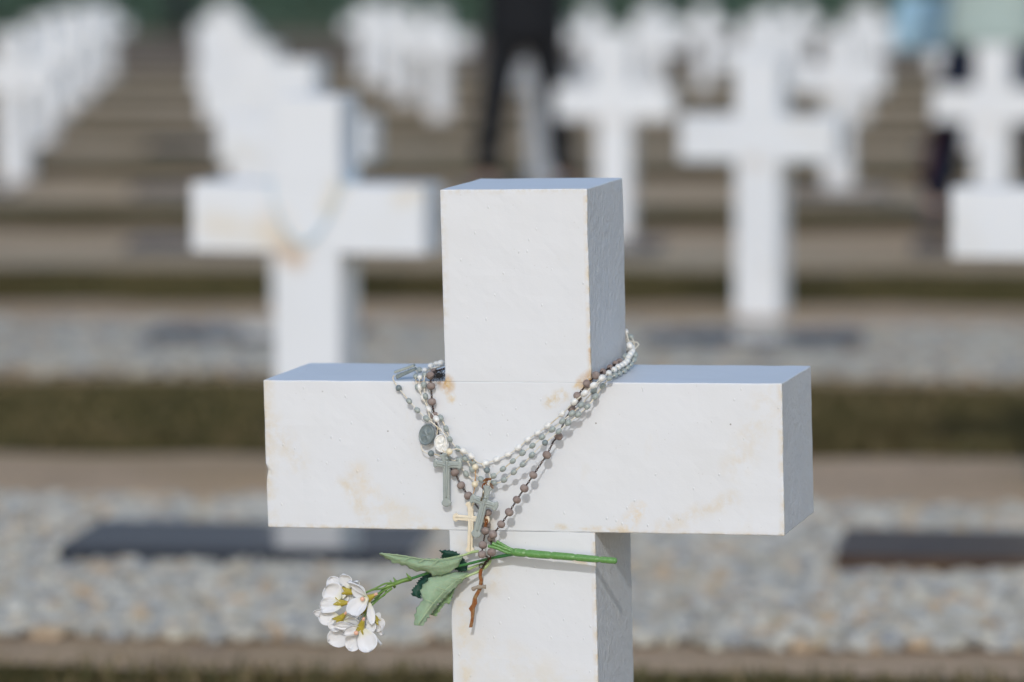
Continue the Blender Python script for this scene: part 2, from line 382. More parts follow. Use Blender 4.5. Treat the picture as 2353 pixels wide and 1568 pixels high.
for n in range(2, 11):
    row = []
    for k, a in COLA.items():
        X = OVR.get((n, k), 460+a/RN(n)+rc.uniform(-60, 60)/RN(n))
        if X < -330/RN(n) or X > 2353+330/RN(n): continue
        if (n, k) == (6, 1): continue
        row.append((X, k))
    row.sort()
    for i, (X, k) in enumerate(row):
        v = (n-1)*SV; gx = grid_at(X, v)
        p = GM @ Vector((gx, v+rc.uniform(-.04, .04), 0)); p.z = .516+rc.uniform(-.008, .008)+rise(p)-(.022 if n == 2 else 0)
        yaw = YAW+rc.uniform(-.05, .05)
        mt = Matrix.Translation(p) @ (Matrix.Rotation(-yaw, 3, 'Z') @ Matrix.Rotation(rc.uniform(-.012, .012), 3, 'Y') @ Matrix.Rotation(rc.uniform(-.01, .02), 3, 'X')).to_4x4()
        where = 'leftmost' if i == 0 else ('rightmost' if i == len(row)-1 else '%s from the left' % {1:'second',2:'third',3:'fourth',4:'fifth',5:'sixth',6:'seventh',7:'eighth',8:'ninth',9:'tenth'}.get(i, 'next'))
        lab = LAB2.get((n, k), 'blurred white cross, %s in the %s row behind the near cross' % (where, ordw.get(n-1, 'first')))
        if TMPL is None:
            TMPL = make_cross(mt, PAINT, lab, 'white crosses of the cemetery'); c = TMPL
        else:
            c = copy_tree(TMPL); c.matrix_world = mt; c['label'] = lab
        crosses[(n, k)] = (c, gx, v)
# cross with the rosary has its own stains
STP = paint('stained_white_paint')
STP.stain((-.07,0,.03), (-.03,0,-.03), .05, (.68,.52,.33,1), 14, .6, .3, .5); STP.stain((-.06,0,-.03), (-.02,0,-.05), .03, (.50,.36,.27,1), 22, .75, .35, .5)
STP.stain((-.2,0,.02), (-.08,0,0), .05, YEL, 12, .5, .3, .5); STP.stain((.07,0,.1), (.05,0,.06), .03, YEL, 20, .8, .3, .5); STP.stain((.2,0,.08), (.24,0,.1), .03, YEL, 20, .5, .3, .5)
c20 = crosses[(2,0)][0]
for ch in c20.children:
    ch.data = ch.data.copy(); ch.data.materials.clear(); ch.data.materials.append(STP.m)

# granite plaques lying on the gravel at the foot of each cross
GR = Mat('polished_black_granite', (.035,.040,.050,1), .10, .5)
GR.over(GR.rng(GR.noise(500, 3, .7), .55, .75, 0, .5), (.05,.05,.055,1)); GR.b.inputs['Roughness'].default_value = .06; GR.b.inputs['IOR'].default_value = 1.52
GR2 = Mat('dull_brown_black_granite', (.07,.045,.032,1), .4, .1); GR2.b.inputs['IOR'].default_value = 1.25; GR2.over(GR2.rng(GR2.noise(9, 5, .6), .4, .65, 0, .7), (.11,.075,.052,1))  # browner and less glossy than the other plaques
def plaque_mesh():
    bm = bmesh.new(); block(bm, -.305, .305, -.175, .175, -.02, .035, bev=.004); return bm
PT = None
for (n, k), (c, gx, v) in sorted(crosses.items(), key=lambda q: q[0]):
    if n > 6: continue
    Xp = {(2,0): 572, (2,1): 2345, (3,1): 1735, (3,0): 590}.get((n, k)); off = (grid_at(Xp, v-.265*SV)-gx) if Xp else 0.
    mt = GM @ Matrix.Translation((gx+off, v-.265*SV, .010)) @ Matrix.Rotation(rc.uniform(-.02, .02), 4, 'Z') @ Matrix.Rotation(R(0.2 if n == 2 else .8), 4, 'X')
    mt = Matrix.Translation((0, 0, rise(mt.translation))) @ mt
    lab = 'flat polished black granite plaque on the gravel before the ' + c['label'].replace('blurred ', '').split(',')[0]
    if n > 5 or 'blurred' in c['label']:
        lab = 'flat black plaque at the foot of the ' + c['label'].replace('blurred ', '').replace('white cross, ', 'cross ').replace(' behind the near cross', '')
    lab = ' '.join(lab.split()[:16])
    if PT is None:
        PT = from_bm('granite_plaque', plaque_mesh(), GR); PT.matrix_world = mt; o = PT
    else:
        o = PT.copy(); COL.objects.link(o); o.matrix_world = mt
        if (n, k) == (2, 1): o.data = PT.data.copy(); o.data.materials.clear(); o.data.materials.append(GR2.m)
    tag(o, lab, 'grave plaque', 'black granite grave plaques')
crosses[(2,1)][0]['_'] = 0; del crosses[(2,1)][0]['_']
PLQ = {(2,0): 'flat polished black plaque reflecting the white post of the cross behind the near one',
       (2,1): 'flat black plaque on the gravel at the lower right edge of the photo'}

# ------------------------------------------------------------------ little things: tubes, beads, chains
def catmull(P, sub=6):
    out = []
    for i in range(len(P)-1):
        p0 = P[max(i-1, 0)]; p1 = P[i]; p2 = P[i+1]; p3 = P[min(i+2, len(P)-1)]
        for j in range(sub):
            t = j/sub; t2 = t*t; t3 = t2*t
            out.append(.5*((2*p1)+(p2-p0)*t+(2*p0-5*p1+4*p2-p3)*t2+(3*p1-p0-3*p2+p3)*t3))
    out.append(P[-1].copy()); return out
def frames(P):
    T = [(P[min(i+1, len(P)-1)]-P[max(i-1, 0)]).normalized() for i in range(len(P))]
    up = Vector((.13, .9, .3)); N = []
    nrm = (up-T[0]*up.dot(T[0])).normalized()
    for t in T:
        nrm = (nrm-t*nrm.dot(t))
        nrm = nrm.normalized() if nrm.length > 1e-6 else t.orthogonal().normalized()
        N.append(nrm.copy())
    return T, N
def tube_data(P, rad, seg=8, vs=None, fs=None, caps=True):
    vs = [] if vs is None else vs; fs = [] if fs is None else fs
    T, N = frames(P); o = len(vs)
    for i, p in enumerate(P):
        r = rad(i/(len(P)-1)) if callable(rad) else rad
        B = T[i].cross(N[i])
        for j in range(seg):
            a = 2*math.pi*j/seg; vs.append(p+(N[i]*math.cos(a)+B*math.sin(a))*r)
    for i in range(len(P)-1):
        for j in range(seg):
            a = o+i*seg+j; b = o+i*seg+(j+1) % seg; fs.append((a, b, b+seg, a+seg))
    if caps: fs.append([o+j for j in range(seg)][::-1]); fs.append([o+(len(P)-1)*seg+j for j in range(seg)])
    return vs, fs
def twisted(P, r=.00035, pitch=.0022, vs=None, fs=None):
    """two-ply twisted cord along P"""
    vs = [] if vs is None else vs; fs = [] if fs is None else fs
    Q = [P[0]]
    for i in range(1, len(P)):
        k = max(1, int((P[i]-P[i-1]).length/.0005))
        for j in range(1, k+1): Q.append(P[i-1].lerp(P[i], j/k))
    T, N = frames(Q); L = 0; A = []; B = []
    for i, q in enumerate(Q):
        if i: L += (Q[i]-Q[i-1]).length
        a = L/pitch*2*math.pi; Bv = T[i].cross(N[i]); d = (N[i]*math.cos(a)+Bv*math.sin(a))*r
        A.append(q+d); B.append(q-d)
    for S_ in (A, B): tube_data(S_, r*1.05, 5, vs, fs)
    return vs, fs
def lathe_bead(name, prof, mat, seg=20):
    vs = []; fs = []
    for z, r in prof:
        for j in range(seg): vs.append((r*math.cos(2*math.pi*j/seg), r*math.sin(2*math.pi*j/seg), z))
    for i in range(len(prof)-1):
        for j in range(seg):
            a = i*seg+j; b = i*seg+(j+1) % seg; fs.append((a, b, b+seg, a+seg))
    fs.append(list(range(seg))[::-1]); fs.append([(len(prof)-1)*seg+j for j in range(seg)])
    me = bpy.data.meshes.new(name); me.from_pydata(vs, [], fs); me.update(); me.materials.append(mat.m)
    me.polygons.foreach_set('use_smooth', [True]*len(me.polygons)); return me
def ell_prof(L, r, p=1., hole=.12, n=12):
    out = []
    for i in range(n+1):
        a = -math.pi/2+math.pi*i/n; a *= .93
        out.append((L*math.sin(a), r*max(hole, math.cos(a))**p))
    return out
def place_bead(me, p, t, parent, name='bead', spin=0, sc=1):
    o = bpy.data.objects.new(name, me); COL.objects.link(o); o.parent = parent
    q = t.normalized().to_track_quat('Z', 'Y')
    o.matrix_local = Matrix.Translation(p) @ q.to_matrix().to_4x4() @ Matrix.Rotation(spin, 4, 'Z') @ Matrix.Scale(sc, 4)
    return o
def plastic(name, col, rough=.4, sss=.0, var=None, sc=300):
    m = Mat(name, col, rough, .5)
    if sss:
        m.b.inputs['Subsurface Weight'].default_value = sss; m.b.inputs['Subsurface Radius'].default_value = (.6,.7,.7); m.b.inputs['Subsurface Scale'].default_value = .003
    if var: m.over(m.rng(m.noise(sc, 4, .6), .45, .7, 0, .8), var)
    return m
WHITEB = plastic('white_bead_plastic', (.80,.80,.78,1), .3, .15, (.76,.73,.66,1), 160)
CREAMB = plastic('yellowed_bead_plastic', (.80,.70,.50,1), .3, .15, (.78,.74,.64,1), 200)
GREYB = plastic('frosted_grey_green_plastic', (.37,.41,.39,1), .38, .35, (.31,.35,.34,1), 120)
GREYD = plastic('dark_frosted_plastic', (.22,.26,.265,1), .35, .2, (.17,.205,.215,1), 200)
BLUEB = plastic('pale_blue_plastic', (.42,.60,.72,1), .4)
CORDM = Mat('cream_cord', (.78,.74,.64,1), .8, .2); CORDM.over(CORDM.rng(CORDM.noise(60, 3), .5, .7, 0, .8), (.70,.58,.38,1))
CORDW = Mat('white_cord', (.80,.80,.78,1), .7, .2); CORDR = Mat('rusty_orange_cord', (.50,.24,.09,1), .8, .2); CORDR.over(CORDR.rng(CORDR.noise(200, 3), .45, .65), (.62,.42,.24,1))
WOOD = Mat('weathered_wood_bead', (.25,.19,.17,1), .65, .3)
WOOD.over(WOOD.rng(WOOD.noise(140, 4, .6), .4, .65), (.34,.28,.25,1)); WOOD.over(WOOD.rng(WOOD.noise(500, 3, .7, WOOD.mapping((1,1,.2))), .5, .7, 0, .6), (.16,.12,.11,1)); WOOD.bump(WOOD.noise(700, 3, .6, WOOD.mapping((1,1,.2))), .0004)
CHAIN = Mat('rusted_dark_chain', (.035,.022,.018,1), .6, .5); CHAIN.b.inputs['Metallic'].default_value = .4; CHAIN.over(CHAIN.rng(CHAIN.noise(350, 4, .7), .48, .62, 0, .9), (.13,.045,.02,1))
RUSTM = Mat('rusted_metal', (.26,.085,.022,1), .75, .3); RUSTM.over(RUSTM.rng(RUSTM.noise(160, 5, .7), .45, .62), (.30,.19,.09,1)); RUSTM.over(RUSTM.rng(RUSTM.noise(420, 4, .7), .55, .7, 0, .8), (.10,.045,.025,1)); RUSTM.bump(RUSTM.noise(500, 4), .0006)
STEEL = Mat('tarnished_steel', (.45,.40,.32,1), .3); STEEL.b.inputs['Metallic'].default_value = 1

OVAL = lathe_bead('bead', ell_prof(.0035, .00265, .9), WHITEB)
OVALG = lathe_bead('bead', ell_prof(.0034, .00265, .9), GREYB)
ROUNDG = lathe_bead('bead', ell_prof(.0029, .0029, 1, .12), GREYD)
ROUNDW = lathe_bead('bead', ell_prof(.0031, .0031, 1, .12), CREAMB)
WOODB = lathe_bead('bead', ell_prof(.0034, .0040, .75, .18), WOOD)
BLUEO = lathe_bead('bead', ell_prof(.0045, .0038, .9), BLUEB, 10)

def strand(parent, pts, bead, cordmat, cordkind='twist'):
    """pts: list of (point, 'b' or 'c' or 'r'); beads are threaded on a cord through every point"""
    P = [p for p, _ in pts]; C = catmull(P, 6)
    if cordkind == 'twist': vs, fs = twisted(C); from_py('cord', vs, fs, cordmat, parent, True)
    elif cordkind == 'line': vs, fs = tube_data(C, .00040, 6); from_py('cord', vs, fs, cordmat, parent, True)
    for i, (p, k) in enumerate(pts):
        if k == 'c': continue
        t = C[min(i*6+1, len(C)-1)]-C[max(i*6-1, 0)]
        place_bead(bead if k == 'b' else (ROUNDG if k == 'g' else ROUNDW), p, t, parent, spin=i*1.3, sc=(1+.05*math.sin(i*2.3))*(1.1 if bead is OVAL and p.x > .02 else 1))
def chain_data(P, vs, fs, link=.0030, r=.00038, wd=.00085):
    C = P; L = [0]
    for i in range(1, len(C)): L.append(L[-1]+(C[i]-C[i-1]).length)
    tot = L[-1]; n = max(1, round(tot/(link*.78)))
    def at_(s):
        s = max(0, min(tot, s))
        for i in range(1, len(C)):
            if s <= L[i]+1e-9:
                u = (s-L[i-1])/max(L[i]-L[i-1], 1e-9); return C[i-1].lerp(C[i], u), (C[i]-C[i-1]).normalized()
        return C[-1], (C[-1]-C[-2]).normalized()
    for k in range(n):
        p, t = at_((k+.5)*tot/n); a = Vector((0, 1, 0)); s = t.cross(a)
        s = s.normalized() if s.length > .05 else t.orthogonal().normalized(); b = t.cross(s).normalized()
        ang = .5 if k % 2 else 1.9; n1 = (s*math.cos(ang)+b*math.sin(ang)); ring = []
        hl = tot/n*.62
        for j in range(12):
            q = 2*math.pi*j/12; ring.append(p+t*hl*math.cos(q)+n1*wd*math.sin(q))
        o = len(vs); nb = t.cross(n1).normalized(); c0 = p
        for j in range(12):
            rd = (ring[j]-c0).normalized()
            for m_ in range(5):
                z = 2*math.pi*m_/5; vs.append(ring[j]+(rd*math.cos(z)+nb*math.sin(z))*r)
        for j in range(12):
            for m_ in range(5):
                fs.append((o+j*5+m_, o+((j+1) % 12)*5+m_, o+((j+1) % 12)*5+(m_+1) % 5, o+j*5+(m_+1) % 5))
def plate(name, outline, mat, parent, thick=.0018, bev=.0005, z=1, rot=None, relief=0):
    """thin plate from an outline of points that lie about a plane parallel to the cross's face"""
    bm = bmesh.new(); vf = [bm.verts.new(p) for p in outline]; f = bm.faces.new(vf)
    bm.normal_update()
    if f.normal.y > 0: f.normal_flip()
    r = bmesh.ops.extrude_face_region(bm, geom=[f]); nv = [v for v in r['geom'] if isinstance(v, bmesh.types.BMVert)]
    for v in nv: v.co += Vector((0, -thick, 0))
    bmesh.ops.recalc_face_normals(bm, faces=bm.faces[:])
    fr = [e for e in bm.edges if all(v in nv for v in e.verts)]
    bmesh.ops.bevel(bm, geom=fr, offset=bev, segments=2, profile=.5, affect='EDGES')
    return from_bm(name, bm, mat, parent, False)
def crucifix_outline(zn, c, top, bot, left, right, wd, h, flare=1.5, tilt=0):
    """outline with flared trefoil ends; c, top, bot, left, right are picture points in zoom zn, wd the arm half width"""
    c, top, bot, left, right = [Vector((*q, 0)) for q in (c, top, bot, left, right)]
    out = []
    arms = [top, right, bot, left]
    for i, a in enumerate(arms):
        d = (a-c); L = d.length; d = d/L; s = Vector((-d.y, d.x, 0))
        nd = (arms[(i+1) % 4]-c).normalized(); pd = (arms[(i-1) % 4]-c).normalized()
        sg = 1 if s.dot(nd) > 0 else -1; s = s*sg
        # from inner corner (previous side) out and back
        fl = min(L*.32, wd*2.2)
        out += [a-d*fl-s*wd, a-d*fl*.55-s*wd*flare, a-d*fl*.18-s*wd*flare*.75, a-s*wd*.35, a+s*wd*.35, a-d*fl*.18+s*wd*flare*.75, a-d*fl*.55+s*wd*flare, a-d*fl+s*wd]
        out.append(c+d*wd*1.05+nd*wd*1.05)
    return [fp(zn, q.x, q.y, h) for q in out]

def corpus(parent, zn, c, foot, la, ra, h, mat):
    c, foot, la, ra = [Vector((*q, 0)) for q in (c, foot, la, ra)]; d = (foot-c); vs, fs = [], []
    g = lambda q, k=0: fp(zn, q.x, q.y, h+k)
    tube_data(catmull([g(c-d*.10, .0006), g(c+d*.12), g(c+d*.38), g(c+d*.62, .0004), g(foot)], 4), lambda t: .0016-.0009*t, 8, vs, fs)
    tube_data(catmull([g(la), g(la.lerp(c, .5)+d*.01), g(c+d*.06)], 4), .0008, 6, vs, fs); tube_data(catmull([g(ra), g(ra.lerp(c, .5)+d*.01), g(c+d*.06)], 4), .0008, 6, vs, fs)
    q = g(c-d*.16, .0006); o = len(vs); tube_data([q+Vector((0,0,.0016)), q+Vector((0,0,.0008)), q-Vector((0,0,.0006)), q-Vector((0,0,.0016))], lambda t: .0006+.0011*math.sin(math.pi*t), 8, vs, fs)
    from_py('figure_relief', vs, fs, mat, parent, True)
# ------------------------------------------------------------------ white rosary
W1 = empty('rosary', MF, 'white oval bead rosary, topmost over the right side, with white medal and cream crucifix', 'rosary', 'rosaries on the near cross')
def f(z, x, y, h=.006): return fp(z, x, y, h if h <= .005 else .005+(h-.005)*3.2)
WH = .0065
pts = [(Vector((-.062, DEP+.004, BT+.012)), 'c'), (tp(1,738,312,.010), 'b'), (tp(1,685,325,.008), 'b'), (tp(1,625,345,.007), 'b'), (tp(1,557,395,.005), 'b'),
       (f(1,503,475,.004), 'b'), (f(1,498,592,.005), 'b'), (f(1,538,705,.0055), 'b'), (f(1,600,828,.006), 'b'), (f(1,685,942,.009), 'b'), (f(1,735,1050,.009), 'c'), (f(1,790,1150,.0095), 'c'), (f(1,800,1240,.011), 'c')]
strand(W1, pts, OVAL, CORDW, 'line')
pts = [(f(1,770,1320,.010), 'c'), (f(1,832,1308,.010), 'w'), (f(1,910,1278,.009), 'c'), (f(1,992,1302,.008), 'b'), (f(1,1078,1360,.0075), 'b'), (f(1,1150,1430,.007), 'c'), (f(1,1240,1437,.0055), 'b'), (f(1,1362,1397,.005), 'b'),
       (f(1,1490,1340,.005), 'b'), (f(1,1603,1268,.005), 'b'), (f(1,1708,1175,.005), 'b'), (f(1,1820,1100,.0055), 'b'), (f(3,535,1020,.006), 'b'), (f(3,693,888,.008), 'b'), (f(3,830,752,.010), 'b'), (f(3,947,655,.011), 'b'),
       (f(3,1045,565,.011), 'b'), (f(3,1143,483,.010), 'b'), (rp(3,1218,428,.016), 'b'), (rp(3,1280,390,.015), 'b'), (rp(3,1325,360,.014), 'b'), (rp(3,1363,340,.013), 'b'), (rp(3,1397,317,.012), 'b'), (rp(3,1425,290,.011), 'b'),
       (rp(3,1440,250,.010), 'b'), (rp(3,1463,215,.010), 'b'), (rp(3,1482,183,.010), 'b'), (rp(3,1478,145,.009), 'b'), (rp(3,1453,118,.008), 'b'), (Vector((.068, DEP+.006, BT+.031)), 'b'), (Vector((.060, DEP+.005, BT+.030)), 'b'), (Vector((.03, DEP+.006, BT+.022)), 'c'), (Vector((-.062, DEP+.004, BT+.012)), 'c')]
strand(W1, pts, OVAL, CORDM, 'twist')
def medal(parent, zn, cx, cy, rx, ry, ang, h, mat, th=.0022, tilt=.3):
    c = fp(zn, cx, cy, h); s = 1/ZN[zn][2]*K*(.4035/1000)   # picture px -> metres
    vs = []; fs = []; N = 40; prof = [(1, 0), (1, .8), (.93, 1), (.86, .92), (.80, .78), (.5, .84), (.25, .95)]
    M = Matrix.Rotation(-ang, 3, 'Y')@Matrix.Rotation(tilt, 3, 'Z')
    for k, (q, d) in enumerate(prof):
        for j in range(N):
            a = 2*math.pi*j/N; u = 1+.0*math.sin(3*a)
            rr = q*(1+(.06*math.sin(5*a+k) if k > 4 else 0)); vs.append(c+M@Vector((rx*s*rr*math.cos(a), -th*d+(.0004*math.sin(4*a+1) if k > 4 else 0), ry*s*rr*math.sin(a))))
    for k in range(len(prof)-1):
        for j in range(N): a = k*N+j; b = k*N+(j+1) % N; fs.append((a, b, b+N, a+N))
    fs.append(list(range(N))[::-1]); fs.append([(len(prof)-1)*N+j for j in range(N)])
    o = from_py('medal', vs, fs, mat, parent, False)
    bm = bmesh.new(); bm.from_mesh(o.data); bmesh.ops.recalc_face_normals(bm, faces=bm.faces[:]); bm.to_mesh(o.data); bm.free()
    return o
o = medal(W1, 1, 742, 1215, 82, 104, .15, .009, WHITEB, .0030, .35)
# drop with two yellowed beads and the cream crucifix
pts = [(f(1,1078,1385,.007), 'c'), (f(2,455,268,.006), 'w'), (f(2,458,360,.006), 'c'), (f(2,450,476,.0065), 'w'), (f(2,440,560,.006), 'c'), (f(2,392,690,.005), 'c')]
P_ = [p for p, _ in pts]; vs, fs = twisted(catmull(P_, 6)); from_py('cord', vs, fs, CORDR, W1, True)
for i in (1, 3): place_bead(ROUNDW, P_[i], P_[i]-P_[i-1], W1)
CREAM = plastic('cream_crucifix_plastic', (.80,.72,.57,1), .45, .1, (.76,.64,.46,1), 120)
out = crucifix_outline(2, (408,885), (392,678), (392,1298), (188,868), (632,905), 32, .012, 1.7)
cx_ = plate('crucifix', out, CREAM, W1, .0020)
for px, py in ((421,785), (418,932), (402,1165)):
    c = fp(2, px, py, .0141); vs, fs = [], []
    ring = [c+Vector((.0010*math.cos(a), 0, .0010*math.sin(a))) for a in [i*math.pi/6 for i in range(13)]]
    tube_data(ring, .0003, 5, vs, fs, False); from_py('rivet_ring', vs, fs, CREAM, cx_, True)
for (a, b) in (((408,720),(396,1270)), ((215,870),(600,900))):
    pa, pb = fp(2, *a, .0140), fp(2, *b, .0140); vs, fs = tube_data([pa, pa.lerp(pb, .5), pb], .0005, 6); from_py('raised_rib', vs, fs, CREAM, cx_, True)

# ------------------------------------------------------------------ frosted rosaries
G1 = empty('rosary', MF, 'frosted grey-green rosary whose big dark oval medal rests on the left of the bar', 'rosary', 'rosaries on the near cross')
G2 = empty('rosary', MF, 'frosted grey-green rosary hanging lowest of the two, its crucifix in front of the brown beads', 'rosary', 'rosaries on the near cross')
pts = [(Vector((-.07, DEP+.004, BT+.010)), 'c'), (tp(1,700,360,.006), 'c'), (tp(1,600,385,.003), 'c'), (f(1,560,445,.004), 'b'), (f(1,548,560,.006), 'b'), (f(1,565,690,.006), 'b'), (f(1,590,800,.005), 'c'), (f(1,620,900,.005), 'c'), (f(1,640,985,.006), 'c'), (f(1,700,1040,.006), 'c'), (f(1,690,1120,.006), 'c')]
strand(G1, pts, OVALG, CORDM)
medal(G1, 1, 588, 1118, 100, 122, -.35, .008, GREYD, .0028, -.35)
pts = [(f(1,515,1235,.007), 'c'), (f(1,530,1290,.007), 'c'), (f(1,575,1322,.007), 'c'), (f(1,628,1328,.007), 'g'), (f(1,700,1345,.006), 'c'), (f(1,760,1368,.006), 'c'), (f(1,815,1378,.006), 'b'), (f(1,880,1408,.006), 'c'), (f(1,945,1400,.0065), 'b'), (f(1,1020,1418,.006), 'c'), (f(1,1095,1425,.006), 'b'),
       (f(1,1190,1445,.006), 'c'), (f(2,597,305,.007), 'g'), (f(2,628,360,.007), 'c'), (f(2,675,375,.0085), 'b'), (f(2,790,290,.009), 'b'), (f(2,908,195,.010), 'b'), (f(2,1025,97,.0105), 'b'), (f(2,1145,10,.011), 'b'), (f(3,472,1145,.011), 'b'), (f(3,585,1060,.0115), 'b'), (f(3,697,968,.012), 'b'),
       (f(3,805,880,.011), 'b'), (f(3,910,785,.010), 'b'), (f(3,985,700,.007), 'c'), (f(3,1050,625,.006), 'b'), (f(3,1100,545,.005), 'c'), (rp(3,1190,490,.012), 'c'), (rp(3,1262,445,.012), 'b'), (rp(3,1310,425,.011), 'b'), (rp(3,1350,390,.011), 'b'), (rp(3,1385,350,.010), 'b'), (rp(3,1415,300,.009), 'b'), (rp(3,1405,240,.006), 'b'), (Vector((.072, DEP+.004, BT+.022)), 'c'), (Vector((-.07, DEP+.004, BT+.010)), 'c')]
strand(G1, pts, OVALG, CORDM)
out = crucifix_outline(2, (112,232), (75,100), (112,745), (-48,215), (300,240), 40, .011, 1.5); corpus(plate('crucifix', out, GREYB, G1, .0024, .0011), 2, (112,232), (105,640), (-10,222), (255,238), .0134, GREYB)
vs, fs = twisted(catmull([f(2,100,110,.007), f(2,60,60,.007), f(1,835,1360,.007)], 6)); from_py('cord', vs, fs, CORDM, G1, True)

pts = [(f(1,215,455,.003), 'c'), (f(1,200,490,.003), 'c'), (f(1,232,550,.004), 'c'), (f(1,265,597,.005), 'g'), (f(1,325,670,.006), 'c'), (f(1,383,742,.007), 'b'), (f(1,430,795,.007), 'c'), (f(1,473,843,.008), 'b'), (f(1,525,890,.008), 'c'), (f(1,575,938,.008), 'b'), (f(1,650,990,.0085), 'c'), (f(1,735,1065,.009), 'c'),
       (f(1,800,1130,.008), 'c'), (f(1,838,1170,.0075), 'b'), (f(1,880,1230,.007), 'c'), (f(1,925,1275,.006), 'b'), (f(1,1010,1385,.006), 'b'), (f(2,375,230,.006), 'c'), (f(2,415,298,.006), 'b'), (f(2,470,360,.006), 'c'), (f(2,525,415,.007), 'b'), (f(2,560,440,.007), 'c'), (f(2,620,455,.007), 'c'), (f(2,675,460,.008), 'b'), (f(2,740,455,.008), 'c'), (f(2,803,422,.009), 'b'),
       (f(2,920,330,.0105), 'b'), (f(2,1027,237,.0115), 'b'), (f(2,1138,123,.013), 'b'), (f(3,430,1265,.013), 'c'), (f(3,505,1208,.0135), 'g'), (f(3,590,1140,.0125), 'c'), (f(3,658,1080,.012), 'b'), (f(3,765,985,.011), 'b'), (f(3,875,893,.010), 'b'), (f(3,980,803,.009), 'b'), (f(3,1068,690,.0075), 'b'), (f(3,1150,573,.006), 'b'),
       (rp(3,1227,488,.020), 'b'), (rp(3,1290,452,.018), 'b'), (rp(3,1340,432,.017), 'b'), (rp(3,1390,405,.016), 'b'), (rp(3,1430,365,.014), 'b'), (rp(3,1468,330,.013), 'b'), (rp(3,1500,280,.012), 'b'), (rp(3,1512,225,.012), 'b'), (Vector((.073, DEP+.006, BT+.026)), 'b'), (Vector((.05, DEP+.006, BT+.018)), 'c'), (Vector((-.07, DEP+.007, BT+.008)), 'c'),
       (tp(1,680,375,.003), 'c'), (tp(1,600,400,.003), 'c')]
strand(G2, pts, OVALG, CORDM)
pts = [(tp(1,600,400,.003), 'c'), (tp(1,497,390,.003), 'b'), (tp(1,455,362,.004), 'c'), (tp(1,440,375,.004), 'c'), (tp(1,470,420,.004), 'c'), (f(1,455,465,.004), 'b'), (f(1,460,520,.004), 'c'), (f(1,478,585,.005), 'b'), (f(1,530,690,.006), 'c'), (f(1,590,830,.006), 'c'), (f(1,625,960,.006), 'c'), (f(1,680,880,.005), 'c'), (f(1,735,930,.006), 'b'), (f(1,795,1050,.006), 'b'), (f(1,838,1170,.006), 'c')]
strand(G2, pts, OVALG, CORDM)
for q in ((f(2,345,350,.004), f(2,300,290,.004)), ):
    place_bead(OVALG, q[0], q[0]-q[1], G2)
vs, fs = twisted(catmull([f(1,925,1390,.006), f(2,300,290,.005), f(2,345,350,.004), f(2,400,400,.005), f(2,470,440,.006), f(2,525,440,.006)], 6)); from_py('cord', vs, fs, CORDM, G2, True)
out = crucifix_outline(2, (565,690), (612,485), (460,1118), (398,635), (730,750), 42, .020, 1.5); corpus(plate('crucifix', out, GREYB, G2, .0026, .0012), 2, (565,690), (478,1040), (435,645), (690,735), .0226, GREYB)
vs, fs = twisted(catmull([f(2,628,360,.009), f(2,640,420,.010), f(2,615,490,.013)], 6)); from_py('cord', vs, fs, CORDM, G2, True)
# folded medallion lying on the bar at the left: two short bars
for (a, b, c, d) in (((205,412),(428,332),(440,360),(215,438)), ((222,455),(440,372),(455,400),(240,500))):
    P_ = [tp(1,*a,.005), tp(1,*b,.005), tp(1,*c,.003), f(1,*d,.003)]
    P_ = [plane(*zp(1,*q), 1, .004) for q in (a, b, c, d)]
    bm = bmesh.new(); vf = [bm.verts.new(p) for p in P_]; fc = bm.faces.new(vf); r_ = bmesh.ops.extrude_face_region(bm, geom=[fc])
    for v in r_['geom']:
        if isinstance(v, bmesh.types.BMVert): v.co.y += .006; v.co.z += .0005
    bmesh.ops.recalc_face_normals(bm, faces=bm.faces[:]); bmesh.ops.bevel(bm, geom=bm.edges[:], offset=.0005, segments=2, affect='EDGES'); bmesh.ops.subdivide_edges(bm, edges=bm.edges[:], cuts=1)
    from_bm('folded_medallion', bm, GREYD if a[1] > 420 else GREYB, G2)

# ------------------------------------------------------------------ brown wooden rosary on a rusted chain
B1 = empty('rosary', MF, 'brown wooden bead rosary on a rusted dark chain, lowest and longest of the four', 'rosary', 'rosaries on the near cross')
pathL = [(tp(1,720,395,.006), 'c'), (tp(1,660,410,.004), 'b'), (f(1,620,455,.005), 'b'), (f(1,628,575,.006), 'b'), (f(1,637,750,.006), 'b'), (f(1,665,905,.005), 'b'), (f(1,700,1060,.004), 'c'), (f(1,755,1385,.004), 'c'), (f(2,110,235,.004), 'c'), (f(2,208,333,.006), 'b'), (f(2,283,487,.006), 'b'), (f(2,370,613,.006), 'b'), (f(2,475,740,.006), 'c'), (f(2,520,800,.006), 'c'), (f(2,605,820,.007), 'b'), (f(2,585,965,.006), 'b'), (f(2,577,1040,.0095), 'b'), (f(2,547,1208,.011), 'b'), (f(2,535,1320,.0125), 'b'), (f(2,590,1345,.010), 'c'), (f(2,625,1370,.010), 'c')]
